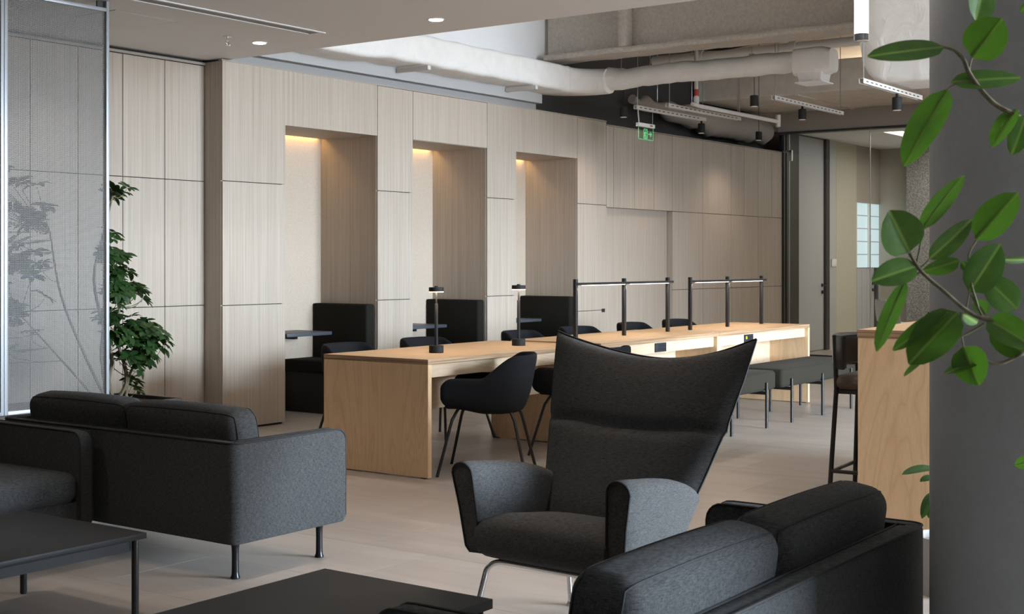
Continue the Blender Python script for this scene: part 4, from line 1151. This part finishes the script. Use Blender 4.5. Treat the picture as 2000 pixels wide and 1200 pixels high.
t = thing('bar_counter', 'tall plywood bar counter behind the concrete column', 'counter', (5.975, 2.335, 0), math.radians(4.5))
cl, cw, chh = 3.0, 0.75, 1.035
bm = bmesh.new(); box(bm, 0, cl, -cw, 0, chh - 0.036, chh, 0.0015, 1)
bm.normal_update()
for f in bm.faces: f.material_index = 0 if abs(f.normal.z) > 0.8 else 1
obj('counter_top', bm, ['birch_x', 'ply_edge'], t, None)
obj('end_panel', B((0.003, 0.04, -cw + 0.003, -0.003, 0.006, chh - 0.037)), 'birch_z', t, None)
obj('end_panel', B((cl - 0.04, cl - 0.003, -cw + 0.003, -0.003, 0.006, chh - 0.037)), 'birch_z', t, None)
obj('back_panel', B((0.041, cl - 0.041, -0.40, -0.38, 0.006, chh - 0.037)), 'birch_z', t, None)
obj('plinth', B((0.01, cl - 0.01, -cw + 0.02, -0.02, 0, 0.006)), 'black_matte', t, None)

t = thing('bar_stool', 'black bar stool with taupe seat at the plywood counter', 'bar stool', (7.50, 2.80, 0), math.radians(-86))
# local +x faces the counter; +y is toward the far side of the room
for sy in (-1, 1):
    bm = bmesh.new(); tube(bm, [(-0.215, sy * 0.235, 0.0), (-0.185, sy * 0.20, 0.62), (-0.195, sy * 0.20, 0.93)], 0.0135, 10); obj('leg', bm, 'black_metal', t)
    bm = bmesh.new(); tube(bm, [(0.215, sy * 0.235, 0.0), (0.18, sy * 0.19, 0.62)], 0.0135, 10); obj('leg', bm, 'black_metal', t)
    bm = bmesh.new(); tube(bm, [(-0.21, sy * 0.23, 0.16), (0.21, sy * 0.23, 0.16)], 0.011, 8); obj('stretcher', bm, 'black_metal', t)
for sx in (-1, 1):
    bm = bmesh.new(); tube(bm, [(sx * 0.21, -0.23, 0.155), (sx * 0.21, 0.23, 0.155)], 0.011, 8); obj('stretcher', bm, 'black_metal', t)
obj('seat_frame', B((-0.20, 0.19, -0.205, 0.205, 0.598, 0.622), bev=0.004), 'black_metal', t)
bm = bmesh.new(); soft(bm, -0.20, 0.215, -0.215, 0.215, 0.618, 0.705, 0.042, 0.012); obj('seat', bm, 'fabric_taupe', t, 180)
bm = bmesh.new(); P = []
for i in range(25):
    a = -1 + 2 * i / 24; ang = a * 1.15
    x = -0.03 - 0.205 * math.cos(ang); y = 0.255 * math.sin(ang) / math.sin(1.15)
    P.append([(x, y, 0.745), (x - 0.004, y, 0.75), (x - 0.006, y, 0.83), (x - 0.008, y, 0.915), (x, y, 0.925)])
grid(bm, P); o = obj('backrest', bm, 'black_leather', t, 60)
md = o.modifiers.new('th', 'SOLIDIFY'); md.thickness = 0.028; md.offset = 0
bv = o.modifiers.new('bv', 'BEVEL'); bv.width = 0.006; bv.segments = 2

# low plywood panel beside the sofa end
pb_ = at_x(1800, 1053, 4.02)
t = thing('side_table', 'low plywood side panel table just behind the sofa arm', 'side table', (4.0, pb_.y, 0))
obj('side_panel', B((0, 0.03, 0, 0.45, 0.0, pb_.z - 0.02)), 'birch_pale', t, None)
obj('table_top', B((0, 0.03, -0.001, 0.45, pb_.z - 0.02, pb_.z)), 'ply_edge', t, None)
obj('foot', B((-0.05, 0.0, 0.12, 0.40, 0, 0.02)), 'birch_pale', t, None)

# ================================================================== MESH SCREENS ON A PLANTER
YS = 6.90
xa, xb = at_y(8.5, 500, YS).x, at_y(207, 500, YS).x
zs0, zs1 = 0.462, 2.915
pl = thing('planter_box', 'long dark planter box below the mesh screens', 'planter', (2.4, YS - 0.035, 0))
plx = 5.86 - 2.4; pld = 0.62
obj('box_wall', B((0, plx, 0, 0.02, 0, 0.46), (0, plx, pld - 0.02, pld, 0, 0.46), (0, 0.02, 0.02, pld - 0.02, 0, 0.46), (plx - 0.02, plx, 0.02, pld - 0.02, 0, 0.46)), 'planter_dark', pl, None)
obj('soil', B((0.021, plx - 0.021, 0.021, pld - 0.021, 0.02, 0.435)), 'soil', pl, None)
def build_screen(label):
    t = thing('mesh_screen', label, 'screen', (xa, YS, zs0), 0, 'woven metal mesh screens')
    W_, H_ = xb - xa, zs1 - zs0; fw = 0.022
    for x in (0.0, W_):
        top = H_ if x == 0 else CEIL - zs0 - 0.001
        obj('frame_post', B((x - fw / 2, x + fw / 2, -0.02, 0.02, 0, top), bev=0.002), 'frame_alu', t)
    obj('frame_rail', B((fw / 2, W_ - fw / 2, -0.02, 0.02, H_ - fw, H_), bev=0.002), 'frame_alu', t)
    obj('frame_rail', B((fw / 2, W_ - fw / 2, -0.02, 0.02, 0, fw), bev=0.002), 'frame_alu', t)
    obj('ceiling_post', B((W_ - 0.06, W_ - 0.012, 0.005, 0.018, H_, CEIL - zs0 - 0.001)), 'dark_frame', t, None)
    # woven wires: straight uprights, wavy cross wires
    px_, pz_ = 0.0115, 0.0066; rw = 0.0016
    verts, faces = [], []
    def wire(pts, rad, n=4):
        b0 = len(verts)
        for p, d in pts:
            pass
    nx = int((W_ - fw) / px_); nz = int((H_ - 2 * fw) / pz_)
    xs0 = fw / 2 + ((W_ - fw) - nx * px_) / 2
    def ring(x, y, z, ax, r):
        b0 = len(verts)
        for k in range(4):
            a = PI / 2 * k
            c, s = math.cos(a) * r, math.sin(a) * r
            verts.append((x, y + c, z + s) if ax == 'x' else (x + c, y + s, z))
        return b0
    def join(a, b):
        for k in range(4): faces.append((a + k, a + (k + 1) % 4, b + (k + 1) % 4, b + k))
    for i in range(nx + 1):
        x = xs0 + i * px_
        join(ring(x, 0, fw, 'z', rw), ring(x, 0, H_ - fw, 'z', rw))
    for j in range(nz + 1):
        z = fw + (j + 0.5) * pz_; prev = None
        for i in range(nx + 1):
            x = xs0 + i * px_; y = 0.0030 * (1 if (i + j) % 2 else -1)
            q = ring(x, y, z, 'x', 0.00195)
            if prev is not None: join(prev, q)
            prev = q
    me = bpy.data.meshes.new('woven_mesh'); me.from_pydata(verts, [], faces); me.materials.append(MATS['mesh_steel'])
    for p in me.polygons: p.use_smooth = True
    o = bpy.data.objects.new('woven_mesh', me); COL.objects.link(o); o.parent = t; o['kind'] = 'stuff'
    return t
sc0 = build_screen('woven steel mesh screen in a pale frame, fully in view')
dup(sc0, (xa - (xb - xa) - 0.024, YS, zs0), 0, 'woven steel mesh screen cut off at the left picture edge')

# ================================================================== PLANTS
def leaf_mesh(name, L, Wd, droop=0.12, fold=0.18, mat='fig_leaf', tip=0.55, n=9, m_=4, notch=0.0):
    bm = bmesh.new(); P = []
    for i in range(n + 1):
        k = i / n
        w = Wd / 2 * (math.sin(PI * k ** 0.85) ** tip) * (1.0 if k < 0.97 else 0.6) if 0 < k < 1 else 0.002
        row = []
        for j in range(-m_, m_ + 1):
            s = j / m_
            row.append((L * k, w * s, -droop * L * k * k + fold * w * abs(s) - 0.10 * w * s * s))
        P.append(row)
    grid(bm, P)
    tube(bm, [(0.0, 0, -0.001), (L * 0.5, 0, -droop * L * 0.25 - 0.0012), (L * 0.97, 0, -droop * L * 0.94 - 0.001)], [0.0018, 0.0012, 0.0004], 5)
    return mesh_of(name, bm, mat, 60)

# ---- umbrella tree in the planter, beside the screen
rnd = random.Random(11)
ut = thing('umbrella_tree', 'bushy umbrella tree behind the mesh screen in the planter', 'plant', (5.60, 7.20, 0.435))
stems = []
bm = None
stem_defs = [((-0.02, 0.0), [(-0.06, 0, 0.14), (-0.02, 0.02, 0.28), (-0.09, 0.0, 0.46), (-0.16, 0.02, 0.80), (-0.10, 0, 1.10), (-0.03, 0, 1.34)], 0.016),
             ((0.03, 0.03), [(0.08, 0.0, 0.12), (0.04, -0.02, 0.27), (-0.01, 0, 0.45), (0.03, 0, 0.62)], 0.017),
             ((0.05, -0.03), [(0.11, 0.02, 0.14), (0.15, -0.02, 0.28), (0.20, 0, 0.40)], 0.012),
             ((-0.05, 0.02), [(-0.10, 0, 0.18), (-0.14, -0.03, 0.35), (-0.10, -0.02, 0.62), (-0.06, 0, 0.88)], 0.014),
             ((-0.08, -0.02), [(-0.22, 0.02, 0.3), (-0.42, 0, 0.7), (-0.5, 0, 1.1)], 0.012),
             ((-0.11, 0.03), [(-0.34, 0.0, 0.22), (-0.70, 0.03, 0.6)], 0.010)]
for (bx0, by0), pts, r0 in stem_defs:
    pth = smooth_path([(bx0, by0, 0.0)] + pts, 5); n = len(pth)
    bm = bmesh.new(); tube(bm, pth, [r0 * (1 - 0.65 * i / n) for i in range(n)], 8); obj('stem', bm, 'bark', ut)
    stems.append(pth)
def rosette(name, seed):
    r = random.Random(seed); bm = bmesh.new(); nl = 8
    tube(bm, [(0, 0, -0.07), (0, 0, 0)], 0.0018, 5)
    for q in range(nl):
        a = 2 * PI * q / nl + r.uniform(-.2, .2); L = r.uniform(0.065, 0.095); Wd = L * r.uniform(0.44, 0.54); dr = r.uniform(0.05, 0.5)
        P = []
        for i in range(6):
            k = i / 5; w = Wd / 2 * (math.sin(PI * min(k ** 1.25, 1)) ** 0.7) if 0 < k < 1 else (0.0015 if k < 0.5 else Wd * 0.08)
            row = []
            for s in (-1, 0, 1):
                x = 0.008 + L * k; z = 0.010 + 0.25 * L * k - dr * L * k * k + abs(s) * w * 0.25
                row.append((x * math.cos(a) - s * w * math.sin(a), x * math.sin(a) + s * w * math.cos(a), z))
            P.append(row)
        grid(bm, P)
    return mesh_of(name, bm, 'umbrella_leaf', 60)
ros = [rosette('leaf', 20 + k) for k in range(6)]
def put_leaf(parent, me, p, d, roll, s):
    o = bpy.data.objects.new('leaf', me); COL.objects.link(o); o.parent = parent
    o.location = p; o.rotation_mode = 'QUATERNION'
    o.rotation_quaternion = Vector(d).to_track_quat('Z', 'Y') @ Euler((0, 0, roll)).to_quaternion()
    o.scale = (s, s, s)
# clusters follow the outline in the photograph: px, py centres and spread, at the plant's own distance
spots = [(235, 378, 22, 12, 5), (228, 500, 22, 16, 7), (218, 545, 12, 40, 7), (240, 545, 22, 20, 8), (255, 575, 26, 18, 10), (225, 600, 16, 30, 8), (225, 640, 22, 25, 10),
         (250, 640, 26, 22, 10), (280, 655, 24, 18, 10), (305, 670, 20, 16, 9), (270, 690, 26, 20, 10), (235, 690, 20, 20, 8), (285, 705, 20, 12, 6), (255, 735, 14, 14, 3), (265, 765, 12, 10, 2), (215, 460, 6, 10, 2)]
tl = []
for (px, py, sx, sy, n) in spots:
    for k in range(n):
        q = at_y(px + rnd.uniform(-sx, sx), py + rnd.uniform(-sy, sy), 7.2 + rnd.uniform(-0.14, 0.16)); tl.append(q)
for k in range(70):      # the half behind the screen
    h = rnd.uniform(0.35, 1.5); w = 0.42 * (1 - 0.45 * h / 1.5)
    tl.append(Vector((5.02 - rnd.uniform(0, 2 * w), 7.2 + rnd.uniform(-.16, .2), 0.435 + h)))
tw = bmesh.new()
base = Vector(ut.location)
for q in tl:
    p = q - base
    cands = [c for pth in stems for c in pth if c.z < p.z - 0.01] or [stems[0][0]]
    c = min(cands, key=lambda c: (c - p).length + 0.3 * abs(c.z - p.z + 0.1))
    d = (p - c); d.normalize(); dd = (d * 0.7 + Vector((0, 0, 0.9)) + Vector((rnd.uniform(-.4, .4), rnd.uniform(-.6, .2), 0))).normalized()
    put_leaf(ut, ros[rnd.randrange(6)], p, dd, rnd.uniform(0, 6.28), rnd.uniform(0.75, 1.1))
    e = p - dd * 0.05
    tube(tw, smooth_path([c, c * 0.5 + e * 0.5 + Vector((0, 0, -0.015)), e], 3), 0.0026, 5)
o = obj('twigs', tw, 'twig_green', ut); o['kind'] = 'stuff'

# ---- fig tree in the right foreground
FD = 2.25
fd = at_depth(2190, 900, 2.35)
fig = thing('fig_tree', 'broad-leaved green fig tree reaching in at the right foreground', 'plant', (fd.x, fd.y, 0))
fb = Vector(fig.location)
bm = bmesh.new(); lathe(bm, [(0.13, 0.0), (0.17, 0.30), (0.175, 0.32), (0.160, 0.32), (0.155, 0.28), (0.02, 0.28)], 32); obj('pot', bm, 'pot_grey', fig)
def P_(px, py, t=FD): return at_depth(px, py, t) - fb
trunk = smooth_path([(0, 0, 0.27), (0.01, 0.01, 0.7), (-0.01, 0.0, 1.1), (0.01, 0, 1.6), (0, 0.02, 1.95)], 6)
bm = bmesh.new(); tube(bm, trunk, [0.016 - 0.008 * i / len(trunk) for i in range(len(trunk))], 10); obj('trunk', bm, 'bark', fig)
branches = [([(2190, 300, 2.35), (2080, 262, 2.30), (2005, 236, 2.27), (1973, 220), (1940, 201), (1910, 168), (1892, 141), (1884, 120), (1876, 108)], 0.0055),
            ([(2190, 690, 2.35), (2080, 655, 2.30), (2000, 640), (1922, 623), (1886, 605), (1844, 569), (1799, 530), (1776, 494)], 0.0050),
            ([(2190, 640, 2.35), (2060, 668, 2.3), (2000, 690), (1980, 700), (1950, 711), (1928, 706), (1915, 699)], 0.0040),
            ([(1922, 632), (1890, 652), (1850, 668)], 0.0022), ([(1886, 605), (1890, 590), (1893, 570)], 0.0020), ([(1918, 616), (1904, 590), (1893, 570)], 0.002),
            ([(1910, 600), (1896, 550), (1892, 500), (1907, 470)], 0.0026), ([(1892, 141), (1895, 125), (1899, 111)], 0.002), ([(1876, 110), (1862, 98), (1842, 92)], 0.003),
            ([(1904, 160), (1880, 160), (1858, 163)], 0.0016), ([(1868, 164), (1858, 168), (1850, 175)], 0.0018), ([(1799, 530), (1786, 540), (1765, 552)], 0.002),
            ([(1790, 515), (1797, 480), (1802, 449)], 0.0018), ([(1795, 525), (1806, 516), (1815, 506)], 0.0016), ([(1876, 610), (1878, 650), (1882, 678)], 0.0018), ([(1973, 220), (1978, 222), (1990, 216)], 0.002)]
for pts, r0 in branches:
    pth = smooth_path([P_(*p) for p in pts], 5); n = len(pth)
    bm = bmesh.new(); tube(bm, pth, [r0 * (1 - 0.4 * i / n) for i in range(n)], 8); obj('branch', bm, 'twig_green' if r0 < 0.004 else 'bark', fig)
# base px, tip px, width px, roll (deg), tip depth offset
leaves = [((1843, 92), (1697, 106), 40, 40, -.02), ((1899, 112), (1956, 36), 92, -14, -.03), ((1905, 40), (1926, -40), 52, 30, 0), ((1858, 161), (1996, 147), 38, -35, .02),
          ((1850, 175), (1764, 322), 62, 35, -.03), ((1985, 214), (1935, 284), 36, 40, .02), ((2004, 225), (1978, 302), 44, -20, 0), ((2010, 5), (1992, 24), 16, 0, 0),
          ((1776, 492), (1738, 413), 84, 12, -.03), ((1802, 449), (1876, 335), 40, -45, .02), ((1815, 506), (1900, 432), 42, 30, 0), ((1907, 468), (1987, 376), 66, -15, -.02),
          ((1893, 570), (1955, 478), 70, 20, -.03), ((1790, 520), (1707, 546), 54, 15, -.02), ((1874, 508), (1803, 532), 32, -35, .01), ((1768, 550), (1707, 682), 34, 50, -.02),
          ((1852, 610), (1743, 682), 36, 35, 0), ((1870, 611), (1776, 708), 80, 10, -.04), ((1987, 604), (1926, 543), 62, 25, .02), ((1926, 614), (1906, 584), 30, 10, .03),
          ((1928, 624), (2020, 676), 60, -25, -.02), ((2004, 690), (1934, 650), 52, 20, .02), ((1880, 613), (1914, 634), 26, 0, .03), ((1882, 678), (1912, 752), 68, 8, -.02),
          ((1922, 698), (1844, 728), 22, 60, -.03), ((1802, 704), (1764, 732), 11, 60, .02), ((1958, 507), (2015, 509), 15, 30, .02), ((2020, 900), (1981, 909), 26, 0, 0), ((1893, 531), (1879, 511), 20, 15, .03)]
vd = Vector((FW[0], FW[1], 0))
for i, (b, tp_, wpx, roll, dt) in enumerate(leaves):
    dpt = FD + (0.012 * ((i * 7) % 5 - 2))
    pb0, pt0 = P_(b[0], b[1], FD), P_(tp_[0], tp_[1], dpt + dt)
    ax = pt0 - pb0; L = ax.length; ax.normalize()
    view = (pb0 + fb - Vector((0, 0, CAMH))).normalized()
    nz_ = -(view - ax * view.dot(ax)).normalized()
    nz_ = Matrix.Rotation(math.radians(roll), 3, ax) @ nz_
    ny_ = nz_.cross(ax)
    wd = wpx * FD / FPX / max(0.45, abs(math.cos(math.radians(roll))))
    wd = min(wd, L * 0.95)
    me = leaf_mesh('leaf', L, wd, 0.04 + 0.05 * ((i * 3) % 4) / 3, 0.16 + 0.10 * (i % 3), 'fig_leaf', 0.52)
    o = bpy.data.objects.new('leaf', me); COL.objects.link(o); o.parent = fig
    o.matrix_local = Matrix.Translation(pb0) @ Matrix((ax, ny_, nz_)).transposed().to_4x4()

# ---- plant tucked behind the column
hp = at_depth(1850, 900, 5.45)
t = thing('potted_shrub', 'dark-leaved shrub mostly hidden behind the concrete column', 'plant', (hp.x, hp.y, 0))
bm = bmesh.new(); lathe(bm, [(0.10, 0), (0.13, 0.24), (0.12, 0.24), (0.115, 0.21), (0.01, 0.21)], 24); obj('pot', bm, 'pot_grey', t)
bm = bmesh.new(); tube(bm, smooth_path([(0, 0, 0.2), (0.01, 0, 0.4), (-0.01, 0.01, 0.66)], 5), 0.007, 8); obj('stem', bm, 'bark', t)
hb = Vector(t.location); lm = leaf_mesh('leaf', 0.15, 0.06, 0.25, 0.2, 'umbrella_leaf')
for (b, tp_) in (((1826, 915), (1767, 911)), ((1824, 962), (1797, 1002)), ((1850, 900), (1880, 860)), ((1850, 940), (1900, 930)), ((1840, 880), (1830, 830)), ((1830, 935), (1805, 925)), ((1828, 970), (1812, 1000))):
    p0_ = at_depth(*b, 5.4) - hb; p1_ = at_depth(*tp_, 5.35) - hb; ax = (p1_ - p0_).normalized()
    nz_ = Vector((0, 0, 1)) - ax * ax.z; nz_.normalize(); nz_ = (nz_ - vd * 0.35); nz_ = (nz_ - ax * nz_.dot(ax)).normalized(); ny_ = nz_.cross(ax)
    o = bpy.data.objects.new('leaf', lm); COL.objects.link(o); o.parent = t
    s = (p1_ - p0_).length / 0.15
    o.matrix_local = Matrix.Translation(p0_) @ Matrix((ax, ny_, nz_)).transposed().to_4x4() @ Matrix.Diagonal((s, max(s, 0.8), 1, 1))

# ================================================================== FURNITURE IN THE GLAZED ROOM
def shell_seat(x, y, rot, label):
    t = thing('white_chair', label, 'chair', (x, y, 0), rot, 'white chairs behind the glass')
    bm = bmesh.new(); P = []
    prof = [(0.22, 0.42), (0.20, 0.445), (0.0, 0.43), (-0.16, 0.44), (-0.20, 0.48), (-0.225, 0.60), (-0.25, 0.80)]
    for x_, z_ in prof:
        P.append([(x_ + (0.05 * (abs(s) ** 3) if z_ > 0.46 else 0), 0.23 * s * (0.96 if z_ < 0.7 else 0.82), z_ + (0.015 * s * s if z_ < 0.46 else 0)) for s in (-1, -.75, -.4, 0, .4, .75, 1)])
    grid(bm, P); o = obj('shell', bm, 'white_plastic', t, 180); md = o.modifiers.new('th', 'SOLIDIFY'); md.thickness = 0.015; subd(o, 1)
    bm = bmesh.new(); lathe(bm, [(0.20, 0), (0.20, 0.012), (0.03, 0.02), (0.022, 0.41)], 20); obj('pedestal', bm, 'white_plastic', t)
    return t
c1 = at_depth(1775, 600, 19.2); c2 = at_depth(1745, 600, 19.8)
shell_seat(c1.x, c1.y, math.radians(-60), 'white chair behind the glass nearest the dark round table')
shell_seat(c2.x, c2.y, math.radians(-40), 'white chair behind the glass beside the narrow glowing pane')
c3 = at_depth(1812, 610, 18.9)
t = thing('round_table', 'dark round table behind the glass at the counter end', 'table', (c3.x - 0.35, c3.y - 0.45, 0))
bm = bmesh.new(); lathe(bm, [(0.30, 0.625), (0.32, 0.64), (0.32, 0.655)], 32); obj('table_top', bm, 'black_matte', t)
bm = bmesh.new(); lathe(bm, [(0.22, 0), (0.22, 0.015), (0.03, 0.03), (0.03, 0.625)], 20); obj('pedestal', bm, 'black_matte', t)
